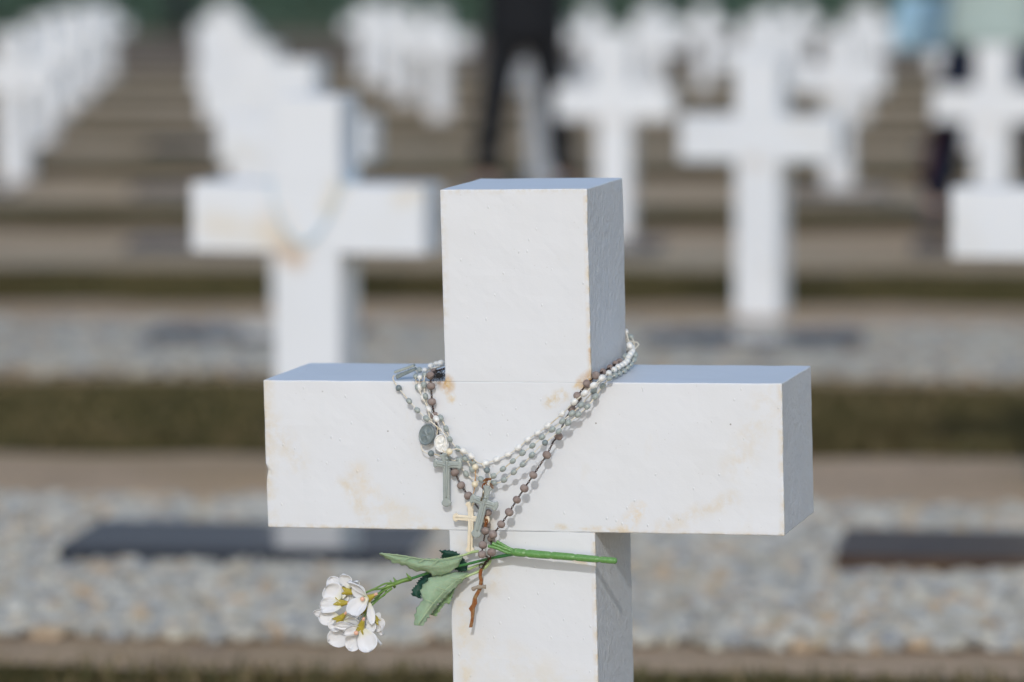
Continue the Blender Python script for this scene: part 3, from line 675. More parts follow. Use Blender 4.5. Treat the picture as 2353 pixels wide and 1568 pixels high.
pathR = [(rp(3,1400,290,.006), 'c'), (rp(3,1340,300,.006), 'b'), (rp(3,1295,325,.006), 'b'), (rp(3,1235,368,.006), 'b'), (rp(3,1155,412,.006), 'b'), (rp(3,1075,455,.006), 'b'), (f(3,1030,500,.004), 'c'), (f(3,975,547,.005), 'b'), (f(3,868,682,.006), 'b'), (f(3,905,715,.004), 'c'), (f(3,805,832,.007), 'b'), (f(3,740,930,.007), 'c'), (f(3,700,1020,.008), 'c'), (f(3,655,1135,.009), 'b'), (f(3,600,1190,.009), 'c'),
         (f(3,525,1345,.010), 'b'), (f(2,1155,365,.0105), 'b'), (f(2,1047,525,.0105), 'b'), (f(2,957,662,.0105), 'b'), (f(2,865,812,.011), 'b'), (f(2,768,958,.011), 'b'), (f(2,668,1080,.0115), 'b'), (f(2,648,1130,.006), 'b'), (f(2,652,1295,.011), 'b'), (f(2,632,1370,.010), 'c')]
back = [rp(3,1400,290,.006), Vector((.074, DEP+.003, BT+.012)), Vector((-.074, DEP+.003, BT+.006)), tp(1,720,395,.006)]
vs, fs = [], []
for path in (pathL, pathR):
    for i in range(len(path)-1): chain_data([path[i][0], path[i+1][0]], vs, fs)
    for i, (p, k) in enumerate(path):
        if k != 'b': continue
        a = path[max(i-1, 0)][0]; b = path[min(i+1, len(path)-1)][0]; t = (b-a)
        place_bead(WOODB, p, t, B1, spin=i*1.7, sc=(1+.05*math.sin(i*3.1)) * (.80 if p.y > .02 else 1))
for i in range(3): chain_data([back[i], back[i+1]], vs, fs)
low = [f(2,632,1370,.010), f(2,590,1405,.009), f(2,560,1450,.008), f(2,545,1490,.008)]
chain_data(low, vs, fs, .0036, .0005, .0011)
from_py('chain', vs, fs, CHAIN, B1, True)
ring = [f(4,645+24*math.cos(a), 530+24*math.sin(a), .008) for a in [i*math.pi/8 for i in range(17)]]
vs, fs = tube_data(ring, .00045, 6, caps=False); from_py('ring', vs, fs, CHAIN, B1, True)
# rusty little crucifix at the end
spine = [((648,560),15), ((640,600),20), ((636,640),17), ((648,690),19), ((640,750),20), ((628,800),22), ((600,850),24), ((575,900),22), ((572,960),28), ((540,1015),33), ((552,1060),20), ((548,1120),16), ((540,1170),17), ((527,1232),18)]
L_, R_ = [], []
for (x, y), wdt in spine:
    L_.append(fp(4, x-wdt, y, .017)); R_.append(fp(4, x+wdt, y, .017))
xr = plate('crucifix', R_+L_[::-1], RUSTM, B1, .0022, .0006)
vs, fs = tube_data(catmull([fp(4,545,800,.020), fp(4,585,778,.0205), fp(4,640,770,.0205), fp(4,698,768,.020)], 4), lambda t: .0019*(1+.15*math.sin(t*14)), 8)
WD = Mat('grey_driftwood', (.34,.28,.22,1), .8); WD.bump(WD.noise(400, 4), .0006); from_py('crossbeam', vs, fs, WD, xr, True)
# rusted links and steel hook where the strands meet
vs, fs = [], []; chain_data([f(2,560,430,.010), f(2,600,415,.011), f(2,640,410,.010)], vs, fs, .004, .0006, .0013); chain_data([f(2,590,425,.010), f(2,582,480,.010), f(2,590,500,.010)], vs, fs, .004, .0006, .0013)
chain_data([f(2,560,470,.010), f(2,545,520,.010)], vs, fs, .004, .0006, .0013); chain_data([f(2,640,470,.010), f(2,668,520,.010)], vs, fs, .004, .0005, .0012)
from_py('rusted_link', vs, fs, RUSTM, B1, True)
vs, fs = tube_data(catmull([f(2,552,500,.010), f(2,553,560,.011), f(2,545,620,.011), f(2,530,650,.011), f(2,522,700,.010)], 5), .0008, 8); from_py('hook', vs, fs, STEEL, B1, True)
vs, fs = [], []; chain_data([f(2,575,860,.008), f(2,590,920,.008), f(2,578,990,.008)], vs, fs, .005, .0008, .0014); from_py('rusted_link', vs, fs, RUSTM, B1, True)

# dark fluff caught in the corner
rnd = random.Random(5); vs, fs = [], []
for i in range(70):
    c = plane(*zp(1, rnd.uniform(680, 765), rnd.uniform(430, 490)), 2, BT+.002+rnd.uniform(0, .004)); d = Vector((rnd.gauss(0,1), rnd.gauss(0,.6), rnd.gauss(0,.4))).normalized()*.005
    e = Vector((rnd.gauss(0,1), rnd.gauss(0,1), abs(rnd.gauss(0,1)))).normalized()*.002
    c.x = min(c.x, -HW-.0035); P_ = [c-d, c+e, c+d]
    for p in P_: p.x = min(p.x, -HW-.0006); p.z = max(p.z, BT+.0004)
    tube_data(catmull(P_, 3), .00018, 4, vs, fs)
fl_ = from_py('lint_tuft', vs, fs, Mat('dark_wool', (.02,.018,.016,1), .9), None); fl_.matrix_world = MF; tag(fl_, 'dark tuft of wool caught where the upper post meets the left arm', 'wool tuft')

# ------------------------------------------------------------------ pale blue rosary on the second cross
m2 = c20.matrix_world.copy()
B2 = empty('rosary', m2, 'pale blue bead rosary looped round the blurred cross behind on the left', 'rosary')
pp = []
def bez(a, b, c, n):
    return [a*(1-t)**2+b*2*t*(1-t)+c*t*t for t in [i/n for i in range(n+1)]]
pp = bez(Vector((-.078, .0, BT+.004)), Vector((-.05, -.012, -.02)), Vector((.0, -.008, -.012)), 14) + bez(Vector((.0, -.008, -.012)), Vector((.04, -.012, .0)), Vector((.078, -.004, BT+.004)), 14)[1:]
pp += bez(Vector((.078, .0, BT+.004)), Vector((.085, .1, BT+.012)), Vector((.06, .145, BT+.015)), 9)[1:] + bez(Vector((.06, .145, BT+.015)), Vector((0, .15, BT+.015)), Vector((-.076, .145, BT+.01)), 6)[1:] + bez(Vector((-.076, .145, BT+.01)), Vector((-.08, .07, BT+.006)), Vector((-.078, 0, BT+.004)), 8)[1:]
vs, fs = tube_data(pp, .0007, 6, caps=False); from_py('cord', vs, fs, BLUEB, B2, True)
for i in range(len(pp)-1): place_bead(BLUEO, pp[i], pp[i+1]-pp[max(i-1, 0)], B2)

# ------------------------------------------------------------------ artificial flower
FL = empty('artificial_flower', MF, 'artificial white blossom spray with green plastic stem tucked under the rosary beads', 'artificial flower')
GSTEM = plastic('green_plastic_stem', (.12,.29,.075,1), .35, .1, (.16,.35,.11,1), 300); GSTEM.bump(GSTEM.noise(350, 3), .0006)
GSTEM.over(GSTEM.rng(GSTEM.noise(500, 4, .7), .56, .68, 0, .8), (.34,.44,.22,1))
GTHIN = plastic('olive_green_stem', (.14,.26,.05,1), .35, .1, (.22,.34,.10,1), 200)
GPALE = plastic('pale_green_petiole', (.38,.50,.22,1), .4, .2, (.48,.58,.32,1), 200)
GDARK = plastic('dark_green_stem', (.03,.15,.04,1), .35, 0, (.08,.24,.05,1), 200)
def tube(name, pts, rad, mat, parent=FL, sub=6, seg=10):
    vs, fs = tube_data(catmull(pts, sub), rad, seg); return from_py(name, vs, fs, mat, parent, True)
mp = [fp(4,1000,368,.021), fp(4,1100,378,.022), fp(4,1300,397,.023), fp(4,1500,412,.024), fp(4,1700,428,.0245), fp(4,1900,447,.025), fp(4,2100,463,.025), fp(4,2205,473,.025)]
def srad(t):
    n_ = (t*5.1) % 1; node = .0006*math.exp(-((min(n_, 1-n_))/.05)**2)
    r = .0040*(1-.27*t) if t > .08 else .0029+.013*t
    r *= (1-.22*math.exp(-((min(n_, 1-n_))/.05)**2))
    if t > .97: r *= math.sqrt(max(.05, 1-((t-.97)/.031)**2))
    return r
tube('stem', mp, srad, GSTEM, sub=12, seg=16)
for pts, r in (([(1060,365),(960,325),(890,285),(822,248)], .0015), ([(1060,375),(960,345),(860,305),(772,270)], .0018), ([(1050,385),(940,372),(830,325),(725,300)], .0016)):
    tube('cut_branch', [fp(4,x,y,.0215+i*.0004) for i, (x, y) in enumerate(pts)], r, GSTEM)
tube('branch', [fp(4,1060,388,.021), fp(4,960,402,.020), fp(4,780,437,.018), fp(4,640,470,.017), fp(4,430,520,.018), f(0,1000/K*K/K,1312/K,.020) if False else plane(1000,1312,1,-.020), plane(945,1330,1,-.030), plane(905,1342,1,-.040)], lambda t: .0016 if t < .25 else .0013, GDARK)
tube('branch', [plane(945,1330,1,-.030), plane(925,1335,1,-.034), plane(905,1342,1,-.040), plane(885,1352,1,-.044), plane(862,1378,1,-.050)], lambda t: .0022-.0007*t, GTHIN)
for (x, y) in ((942,1328), (904,1344), (908,1350), (912,1338)):
    c = plane(x, y, 1, -.037); tube('bract', [c, c+Vector((-.0015,-.001,.002)), c+Vector((-.003,-.001,.0045))], lambda t: .0016*(1-.8*t), GTHIN, seg=6)

# leaves: outline in the picture, given depth, curl and veins of their own
def leaf(name, mid, wid, hs, mat, curl=.004, n=26, teeth=True, asym=0, back=None, seed=0):
    """mid: picture points of the midrib from stalk to tip; wid: list of (upper, lower) half widths in picture px"""
    M_ = len(mid); vs = []; fs = []; W = 12
    def ip(A, t):
        x = t*(len(A)-1); i = min(int(x), len(A)-2); u = x-i; u = u*u*(3-2*u) if False else u
        return [A[i][k]*(1-u)+A[i+1][k]*u for k in range(len(A[0]))]
    for i in range(n+1):
        t = i/n; x, y = ip(mid, t); x2, y2 = ip(mid, min(1, t+.02)); x1, y1 = ip(mid, max(0, t-.02))
        d = Vector((x2-x1, y2-y1)); d.normalize(); s = Vector((-d.y, d.x)); up, lo = ip(wid, t); (h,) = ip([(q,) for q in hs], t)
        tt = 1+(.06 if i % 2 else -.04)*(1 if teeth else 0)
        for j in range(W+1):
            u = j/W*2-1; e = (up if u < 0 else lo)*abs(u)*(tt if abs(u) > .99 else 1)
            px = x+s.x*(e if u > 0 else -e); py = y+s.y*(e if u > 0 else -e)
            hh = h+curl*(abs(u)**1.6)*(1 if u > 0 else .6)+.0006*math.sin(abs(u)*5-t*22+seed)*abs(u)
            vs.append(plane(px, py, 1, -hh))
    for i in range(n):
        for j in range(W): a = i*(W+1)+j; fs.append((a, a+1, a+W+2, a+W+1))
    o = from_py(name, vs, fs, mat, FL, True)
    so = o.modifiers.new('thickness', 'SOLIDIFY'); so.thickness = .0004
    return o
def leafmat(name, c1, c2, rough=.7):
    m = Mat(name, c1, rough, .25); m.over(m.rng(m.noise(45, 4, .6), .4, .65), c2)
    m.over(m.rng(m.noise(900, 2, .6, m.mapping((1,1,.12))), .45, .6, 0, .25), (c1[0]*1.25, c1[1]*1.2, c1[2]*1.2, 1)); m.bump(m.noise(600, 3), .0004); m.bump(m.noise(110, 2, .5, m.mapping((.35,1,1.6))), .0014)
    m.b.inputs['Subsurface Weight'].default_value = .12; m.b.inputs['Subsurface Scale'].default_value = .002
    return m
LP = leafmat('pale_sage_leaf_back', (.27,.38,.24,1), (.32,.43,.29,1)); LD = leafmat('dark_green_leaf_face', (.012,.055,.04,1), (.02,.075,.05,1), .5)
LM = leafmat('folded_sage_leaf', (.22,.36,.18,1), (.26,.38,.21,1))
VEIN = plastic('pale_leaf_vein', (.36,.46,.27,1), .6)
def leaf2(up, lo, hs, mat, curl=.004, seed=0, n=34, teeth=.0016):
    """a leaf blade spanned between its upper and lower edges (zoom 6), bulging towards the viewer along the midrib"""
    def ip(A, t):
        x = t*(len(A)-1); i = min(int(x), len(A)-2); u = x-i
        return Vector((A[i][0]*(1-u)+A[i+1][0]*u, A[i][1]*(1-u)+A[i+1][1]*u))
    vs, fs = [], []; W = 14; rr = random.Random(seed)
    for i in range(n+1):
        t = i/n; a = ip(up, t); b = ip(lo, t); h = ip([(q, 0) for q in hs], t).x
        z_ = 6 if i % 3 == 1 else -3; j1, j2 = z_+rr.uniform(-3, 3), z_+rr.uniform(-3, 3)
        dv = (b-a).normalized() if (b-a).length > 1 else Vector((0, 1))
        a = a-dv*j1*(1 if 0 < i < n else 0); b = b+dv*j2*(1 if 0 < i < n else 0)
        for j in range(W+1):
            u = j/W; q = a.lerp(b, u); v_ = abs(u*2-1)
            hh = h-curl*v_**1.5+.0007*math.sin(v_*7-t*30+seed)*v_*.7+.0008*math.sin(t*9+u*4+seed)
            vs.append(fp(6, q.x, q.y, hh))
    for i in range(n):
        for j in range(W): k = i*(W+1)+j; fs.append((k, k+1, k+W+2, k+W+1))
    o = from_py('leaf', vs, fs, mat, FL, True); so = o.modifiers.new('thickness', 'SOLIDIFY'); so.thickness = .0004
    return o
leaf2([(548,370),(620,373),(700,381),(790,398),(860,409),(930,410),(1010,405),(1070,397),(1125,388)], [(549,374),(590,405),(650,438),(735,458),(785,492),(890,500),(925,530),(1010,517),(1090,468),(1128,400)], [.050,.047,.044,.041,.038,.035,.031,.026,.019], LP, .004, 1)
leaf2([(790,868),(794,800),(810,745),(850,690),(830,640),(850,590),(905,535),(950,512),(1060,500),(1160,503)], [(850,872),(880,830),(905,790),(960,720),(1010,670),(1070,610),(1130,560),(1168,512)], [.050,.046,.042,.039,.035,.031,.027,.023,.017], LP, .005, 2)
leaf2([(903,795),(955,725),(1015,660),(1070,605)], [(940,808),(985,745),(1010,712),(1035,725),(1050,680),(1075,615)], [.024,.021,.019,.016], LM, .002, 3)
leaf2([(962,350),(1030,347),(1085,361),(1130,400),(1160,450),(1160,495)], [(966,354),(985,376),(972,402),(1030,410),(1060,470),(1100,500),(1140,498)], [.012,.012,.011,.011,.010], LD, .002, 4)
leaf2([(832,683),(770,660),(778,615),(805,588),(820,553),(850,528),(900,503)], [(838,683),(838,655),(850,640),(880,600),(905,560),(918,505)], [.020,.019,.018,.017,.016], LD, .002, 5)
for up_, hs_ in (([(556,371),(700,385),(860,412),(930,413),(1010,409),(1128,387)], [.0475,.0425,.0375,.036,.032,.0195]), ([(820,860),(900,745),(980,650),(1080,560),(1168,508)], [.051,.044,.036,.028,.0185]),
                 ([(860,410),(835,425),(815,432)], [.0395,.041,.041]), ([(960,412),(935,432),(912,448)], [.036,.0385,.039]), ([(760,398),(738,410),(722,418)], [.043,.0445,.0445]),
                 ([(1150,535),(1100,548),(1048,538)], [.021,.028,.031]), ([(1010,628),(970,612),(935,600)], [.034,.0385,.040]), ([(930,715),(895,700),(868,690)], [.042,.0445,.045])):
    tube('vein', [fp(6, x, y, h+.0004) for (x, y), h in zip(up_, hs_)], lambda t: .00045*(1.15-t*.5), VEIN, sub=4, seg=6)
tube('petiole', [fp(4,615,360,.014), fp(4,540,372,.014), fp(4,460,400,.015), fp(4,360,425,.018), fp(4,180,455,.024), fp(4,0,450,.030)], lambda t: .0014-.0008*t, GPALE)
tube('petiole', [fp(4,745,450,.012), fp(4,735,490,.012), fp(4,690,545,.013), fp(4,600,600,.015), fp(4,500,640,.018), fp(4,420,680,.021)], lambda t: .0019-.0009*t, GPALE)
tube('petiole', [fp(4,700,492,.010), fp(4,600,525,.010), fp(4,490,568,.011)], .0013, GPALE)

# blossoms
PET = Mat('white_silk_petal', (.82,.82,.83,1), .75, .2)
PET.b.inputs['Subsurface Weight'].default_value = .25; PET.b.inputs['Subsurface Scale'].default_value = .003; PET.b.inputs['Subsurface Radius'].default_value = (1,1,.8)
uvn = PET.n('ShaderNodeAttribute'); uvn.attribute_name = 'along'; PET.over(PET.rng(uvn.outputs['Fac'], .0, .38, .8, 0), (.78,.76,.48,1))
PET.bump(PET.noise(1500, 2), .0002)
CAL = plastic('olive_calyx', (.40,.32,.04,1), .3, .1, (.52,.43,.08,1), 300); PCH = plastic('peach_plastic', (.80,.46,.32,1), .3, .3)
S5 = 1/4.1275*K*.4035/1000
def petal(parent, base, tip, wd, hb, ht, cup=.0015, roll=0., ripple=.0005, round_=1., seed=0):
    B = fp(5, *base, hb); T = fp(5, *tip, ht); d = T-B; L = d.length; d.normalize()
    nrm = Vector((0, -1, 0)); nrm = (nrm-d*nrm.dot(d)).normalized(); s = d.cross(nrm).normalized()
    q = Quaternion(d, roll); s = q @ s; nrm = q @ nrm; w_ = wd*S5*1.14; vs = []; fs = []; al = []; N, Wn = 22, 16
    for i in range(N+1):
        t = i/N; k = .58
        prof = (.16+.84*math.sin(min(t/k, 1)*math.pi/2)**1.1) if t < k else math.sqrt(max(0, 1-((t-k)/(1-k))**2))**round_
        for j in range(Wn+1):
            u = j/Wn*2-1
            z = cup*(u*u)*(.4+t)-cup*1.2*math.sin(t*math.pi)*.5 + ripple*math.sin(u*8+seed+t*1.5)*t*(.3+.7*abs(u)) + ripple*1.3*math.sin(t*7+seed*1.7)*u + .00028*math.sin(u*22+seed)*min(1, t*1.6)
            e = 1+.03*math.sin(u*13+seed*2)
            vs.append(B+d*L*t*(1 if t < .9 else 1)*(e if t > .8 else 1)+s*w_*prof*u+nrm*z); al.append(t)
    for i in range(N):
        for j in range(Wn): a = i*(Wn+1)+j; fs.append((a, a+1, a+Wn+2, a+Wn+1))
    o = from_py('petal', vs, fs, PET, parent, True)
    a_ = o.data.attributes.new('along', 'FLOAT', 'POINT'); a_.data.foreach_set('value', al)
    so = o.modifiers.new('thickness', 'SOLIDIFY'); so.thickness = .00025
    return o
def floret(calyx, frm, h, petals, seed, bead=None, stub=True):
    """calyx: centre in the picture; frm: where its peach stub points to"""
    c = fp(5, *calyx, h); t = fp(5, *frm, h+.002); d = (t-c).normalized()
    P = [c-d*.0035, c-d*.001, c+d*.002, c+d*.0055]
    vs, fs = tube_data(catmull(P, 5), lambda u: .0027*(1-u)**.8+.0013, 12); fo = from_py('floret', vs, fs, CAL, FL, True)
    fo['label'] = 'white floret with olive calyx'
    s = d.orthogonal().normalized()
    for k in range(5):
        a = 2*math.pi*k/5+seed; r = (s*math.cos(a)+d.cross(s)*math.sin(a))
        b = c-d*.001; Q = [b, b-d*.003+r*.0034, b-d*.006+r*.0062]
        vs, fs = [], []
        for i, q in enumerate(Q):
            wv = (.0017, .0022, .0003)[i]; tt = r.cross(d).normalized()
            vs += [q-tt*wv, q+r*.0004, q+tt*wv]
        fs = [(0,1,4,3), (1,2,5,4), (3,4,7,6), (4,5,8,7)]
        o = from_py('sepal', vs, fs, CAL, fo, True); so = o.modifiers.new('t', 'SOLIDIFY'); so.thickness = .0005
    if stub:
        vs, fs = tube_data([c+d*.0045, c+d*.0065, c+d*.0085], .0013, 10); from_py('peach_stub', vs, fs, PCH, fo, True)
    for i, p in enumerate(petals): petal(fo, *p[:5], **(p[5] if len(p) > 5 else {}), seed=seed+i*2.1)
    if bead:
        q = fp(5, *bead, h+.009); bm = bmesh.new(); bmesh.ops.create_uvsphere(bm, u_segments=14, v_segments=10, radius=.0022, matrix=Matrix.Translation(q)); from_bm('stamen', bm, PCH, fo, True)
    return fo
floret((745,490), (830,505), .062, [
    ((730,440),(630,190),95,.062,.066,{'cup':.002}), ((760,450),(880,300),60,.060,.066,{'cup':.001,'roll':.5}), ((700,520),(640,640),60,.058,.060,{}), ((760,540),(700,640),80,.057,.058,{})], .3)
floret((630,672), (720,668), .068, [
    ((590,600),(345,290+120),165,.068,.070,{'cup':.0028,'ripple':.0004}), ((600,590),(430,245),120,.063,.060,{'cup':.002}), ((590,690),(255,720),125,.070,.070,{'cup':.0015,'ripple':.0009}),
    ((600,740),(270,815),60,.071,.074,{'cup':.001,'roll':.7}), ((620,600),(640,390),70,.066,.062,{'roll':.6})], 1.1)
floret((1085,575), (1165,530), .066, [
    ((1040,590),(700,840),125,.070,.082,{'cup':.0025}), ((1050,590),(740,300),75,.069,.073,{'cup':.002,'roll':-.75}), ((1050,600),(850,920),55,.072,.084,{'roll':.8,'cup':.001}),
    ((1060,640),(1110,1030),60,.066,.070,{'cup':.0015,'roll':-.4}), ((1000,600),(800,400),90,.064,.068,{'roll':.4})], 2.0, bead=(948,605))
floret((605,905), (665,845), .070, [
    ((560,900),(240,900),125,.070,.070,{'cup':.0025}), ((570,890),(150,830),70,.067,.062,{'cup':.001}), ((560,930),(440,1110),110,.069,.070,{'cup':.002}), ((640,960),(900,960),70,.069,.074,{'roll':.5}), ((650,900),(940,900),70,.067,.066,{})], 2.7)
floret((935,1030), (962,950), .076, [
    ((930,1075),(470,1020),60,.077,.080,{'cup':.0012,'roll':-.6,'ripple':.0010}), ((930,1085),(640,1160),85,.077,.081,{'cup':.002,'roll':-.3,'ripple':.0010}), ((960,1100),(1080,1470),170,.076,.080,{'cup':.0022,'ripple':.0007}),
    ((900,1120),(740,1435),125,.070,.070,{'cup':.002,'ripple':.0010}), ((800,1130),(400,1300),150,.067,.064,{'cup':.0025}), ((1000,1100),(1270,1345),55,.072,.070,{'roll':.8})], 3.6, bead=(845,1165))
floret((1130,900), (1075,800), .060, [
    ((1110,940),(1290,1080),110,.060,.058,{'cup':.002}), ((1120,950),(1290,1195),75,.061,.060,{'roll':.6}), ((1090,930),(1090,1170),80,.064,.068,{'cup':.002}), ((1130,900),(1250,900),60,.056,.054,{'roll':-.6})], 4.4)
floret((990,800), (1040,740), .056, [((980,840),(1010,1080),90,.058,.062,{}), ((940,850),(800,1000),90,.058,.060,{})], 5.2, stub=False)
for pts, h1 in (([(1480,345),(1330,350),(1180,420),(1020,490)], .060), ([(1440,370),(1260,435),(1120,455),(1010,500)], .062), ([(1430,400),(1280,480),(1170,530),(1120,560)], .064), ([(1340,470),(1310,540),(1200,600),(1090,670)], .060),
                ([(1440,430),(1320,520),(1200,620),(1100,715)], .062), ([(1100,700),(1060,760),(1000,850),(965,930)], .074)):
    tube('pedicel', [fp(5,x,y,.046+(h1-.046)*i/(len(pts)-1)) for i, (x, y) in enumerate(pts)], .00085, GTHIN)
tube('branch', [fp(5,1650,290,.040), fp(5,1540,335,.043), fp(5,1440,370,.046), fp(5,1340,400,.048)], .0017, GTHIN)

# ------------------------------------------------------------------ people among the rows
def skin_obj(name, chains, mat, parent, lvl=2, extra=None):
    """chains: lists of (point, radius); first point of each later chain is welded to the same point if equal"""
    bm = bmesh.new(); idx = {}; rad = []
    def v(p, r):
        k = tuple(round(c, 4) for c in p)
        if k not in idx: idx[k] = len(rad); bm.verts.new(p); rad.append(r if isinstance(r, tuple) else (r, r))
        return idx[k]
    ed = []
    for ch in chains:
        ids = [v(p, r) for p, r in ch]; ed += list(zip(ids[:-1], ids[1:]))
    bm.verts.ensure_lookup_table()
    for a, b in ed:
        if a != b and not bm.edges.get((bm.verts[a], bm.verts[b])): bm.edges.new((bm.verts[a], bm.verts[b]))
    me = bpy.data.meshes.new(name); bm.to_mesh(me); bm.free()
    o = link_mesh(name, me, mat, parent)
    sk = o.modifiers.new('skin', 'SKIN'); sk.use_smooth_shade = True
    lay = me.skin_vertices[0] if me.skin_vertices else None
    if lay is None:
        bm = bmesh.new(); bm.from_mesh(me); bm.verts.layers.skin.verify(); bm.to_mesh(me); bm.free(); lay = me.skin_vertices[0]
    for i, r in enumerate(rad): lay.data[i].radius = r; lay.data[i].use_root = (i == 0)
    su = o.modifiers.new('sub', 'SUBSURF'); su.levels = su.render_levels = lvl
    return o
SKIN = Mat('skin', (.50,.31,.23,1), .55); HAIR = Mat('dark_hair', (.02,.015,.012,1), .6); HAIR.bump(HAIR.noise(80, 4), .004)
def cloth(name, c, c2=None):
    m = Mat(name, c, .85, .2); m.over(m.rng(m.noise(12, 4), .4, .7, 0, .5), c2 or tuple(x*.7 for x in c[:3])+(1,)); m.bump(m.noise(40, 3), .006); return m
def person(loc, yaw, label, stance, coatm, trm, shoem, hem=.78, trim=None, foldarms=True):
    e = empty('person', Matrix.Translation(loc) @ Matrix.Rotation(yaw, 4, 'Z'), label, 'person')
    hip = .92; sh = 1.42; V = Vector; fwd = -1     # faces -Y
    (lx, ly), (rx, ry) = stance
    body = []
    P = V((0,0,hip)); ch = V((0,.0,1.2)); nk = V((0,0,1.48))
    body.append([(P, (.15,.11)), (V((0,0,1.05)), (.13,.10)), (ch, (.16,.11)), (V((0,0,1.38)), (.13,.09)), (nk, .055), (V((0,-.01,1.54)), .055), (V((0,-.015,1.60)), (.075,.085)), (V((0,-.015,1.67)), (.078,.095)), (V((0,-.005,1.735)), (.055,.065))])
    for s, (fx, fy) in ((-1, (lx, ly)), (1, (rx, ry))):
        kn = V((s*.10*.5+fx*.5, fy*.5-.03, .50)); an = V((fx, fy+.02, .09)); H = V((s*.09,0,.88))
        body.append([(P, .15), (H, .085), (kn, .055), (kn.lerp(an, .35), .052), (an, .036), (V((fx, fy-.10, .04)), .035)])
        S_ = V((s*.17, 0, 1.40)); el = V((s*.27, .02, 1.14)); wr = V((s*.12, -.24, 1.20)); pm = V((s*.07, -.29, 1.22))
        body.append([(V((0,0,1.38)), .09), (S_, .055), (el, .042), (wr, .027)])
    body_o = skin_obj('body', body, SKIN, e)
    for s in (-1, 1):
        wr = V((s*.12, -.24, 1.20)); pm = V((s*.07, -.29, 1.22)); d = (pm-wr).normalized(); up = V((0,0,1))
        ch_ = [[(wr, .022), (wr.lerp(pm, .5), (.026,.016)), (pm, (.032,.014))]]
        skin_obj('hand', ch_, SKIN, body_o, 1)
        for k in range(4):
            b0 = pm+up*(.024-.016*k); L = (.040, .046, .042, .033)[k]
            skin_obj('finger', [[(b0, .008), (b0+d*L*.6, .0075), (b0+d*L*.9+V((-s*.012, .006, 0)), .007), (b0+d*L+V((-s*.022, .020, 0)), .006)]], SKIN, body_o, 1)
        b0 = wr.lerp(pm, .45)+up*.018; skin_obj('thumb', [[(b0, .010), (b0+up*.022+d*.012, .009), (b0+up*.032+d*.034, .008)]], SKIN, body_o, 1)
    # face and hair
    bmf = bmesh.new()
    for s in (-1, 1):
        bmesh.ops.create_uvsphere(bmf, u_segments=10, v_segments=8, radius=.013, matrix=Matrix.Translation((s*.032, -.098, 1.655)))
    from_bm('eye', bmf, Mat('eye_white', (.7,.68,.65,1), .2), body_o, True)
    skin_obj('nose', [[(V((0,-.102,1.655)), .009), (V((0,-.120,1.625)), .012), (V((0,-.106,1.612)), .010)]], SKIN, body_o, 1)
    skin_obj('mouth', [[(V((-.024,-.094,1.585)), .005), (V((0,-.102,1.585)), .008), (V((.024,-.094,1.585)), .005)]], Mat('lips', (.40,.16,.14,1), .5), body_o, 1)
    for s in (-1, 1): skin_obj('ear', [[(V((s*.082,-.0,1.665)), .010), (V((s*.088,.006,1.64)), .013), (V((s*.082,0,1.615)), .008)]], SKIN, body_o, 1)
    skin_obj('hair', [[(V((0,.035,1.60)), (.075,.055)), (V((0,.03,1.67)), (.088,.075)), (V((0,.012,1.735)), (.080,.085)), (V((0,-.035,1.755)), (.055,.045))]], HAIR, e)
    # trousers, shoes
    tr = [[(P+V((0,0,.06)), (.15,.12)), (P, (.165,.13))]]
    for s, (fx, fy) in ((-1, (lx, ly)), (1, (rx, ry))):
        kn = V((s*.10*.5+fx*.5, fy*.5-.03, .50)); an = V((fx, fy+.02, .10)); H = V((s*.095,0,.80))
        tr.append([(P, .16), (H, .105), (kn, .082), (kn.lerp(an, .4), .078), (an, .072)])
    skin_obj('trousers', tr, trm, e)
    for s, (fx, fy) in ((-1, (lx, ly)), (1, (rx, ry))):
        skin_obj('shoe', [[(V((fx, fy+.06, .05)), (.045,.05)), (V((fx, fy-.04, .048)), (.048,.042)), (V((fx, fy-.15, .035)), (.045,.03)), (V((fx, fy-.19, .03)), (.030,.022))]], shoem, e, 2)
        if trim:
            kn = V((s*.10*.5+fx*.5, fy*.5-.03, .50)); an = V((fx, fy+.02, .12))
            a_ = kn+V((s*.045,-.045,-.05)); b_ = an+V((s*.045,-.045,.06)); vs, fs = tube_data([a_, a_.lerp(b_, .5), b_], .022, 8); from_py('trouser_stripe', vs, fs, trim, e, True)
    ct = [[(V((0,0,hem)), (.225,.17)), (V((0,0,hem+.08)), (.225,.165)), (V((0,0,1.05)), (.20,.145)), (V((0,0,1.25)), (.20,.14)), (V((0,0,1.40)), (.14,.10)), (V((0,.005,1.50)), (.075,.07))]]
    for s in (-1, 1):
        ct.append([(V((0,0,1.40)), (.14,.10)), (V((s*.18,0,1.40)), .075), (V((s*.275,.02,1.14)), .062), (V((s*.14,-.22,1.195)), .042)])
    skin_obj('coat', ct, coatm, e)
    return e
def ground_pt(X, r):                    # picture column X at distance ratio r from the near cross
    d = ray(X, 784); d.z = 0; d = d/d.y; p = d*(3.74*r); return Vector((p.x, p.y, .02+rise(p)))
BLK = cloth('black_cloth', (.012,.013,.016,1)); BLK2 = cloth('black_trousers', (.014,.015,.018,1)); SHOE = Mat('black_leather', (.012,.011,.010,1), .4)
person(ground_pt(1207, 5.36), .1, 'person in a long black coat and black trousers standing with legs apart among the crosses', ((-.20,-.02),(.20,.06)), BLK, BLK2, SHOE, .72)
NAVY = cloth('navy_trousers', (.010,.014,.030,1)); PGRN = cloth('pale_green_coat', (.36,.44,.42,1), (.42,.50,.47,1)); REDS = cloth('dark_red_stripe', (.07,.014,.02,1))
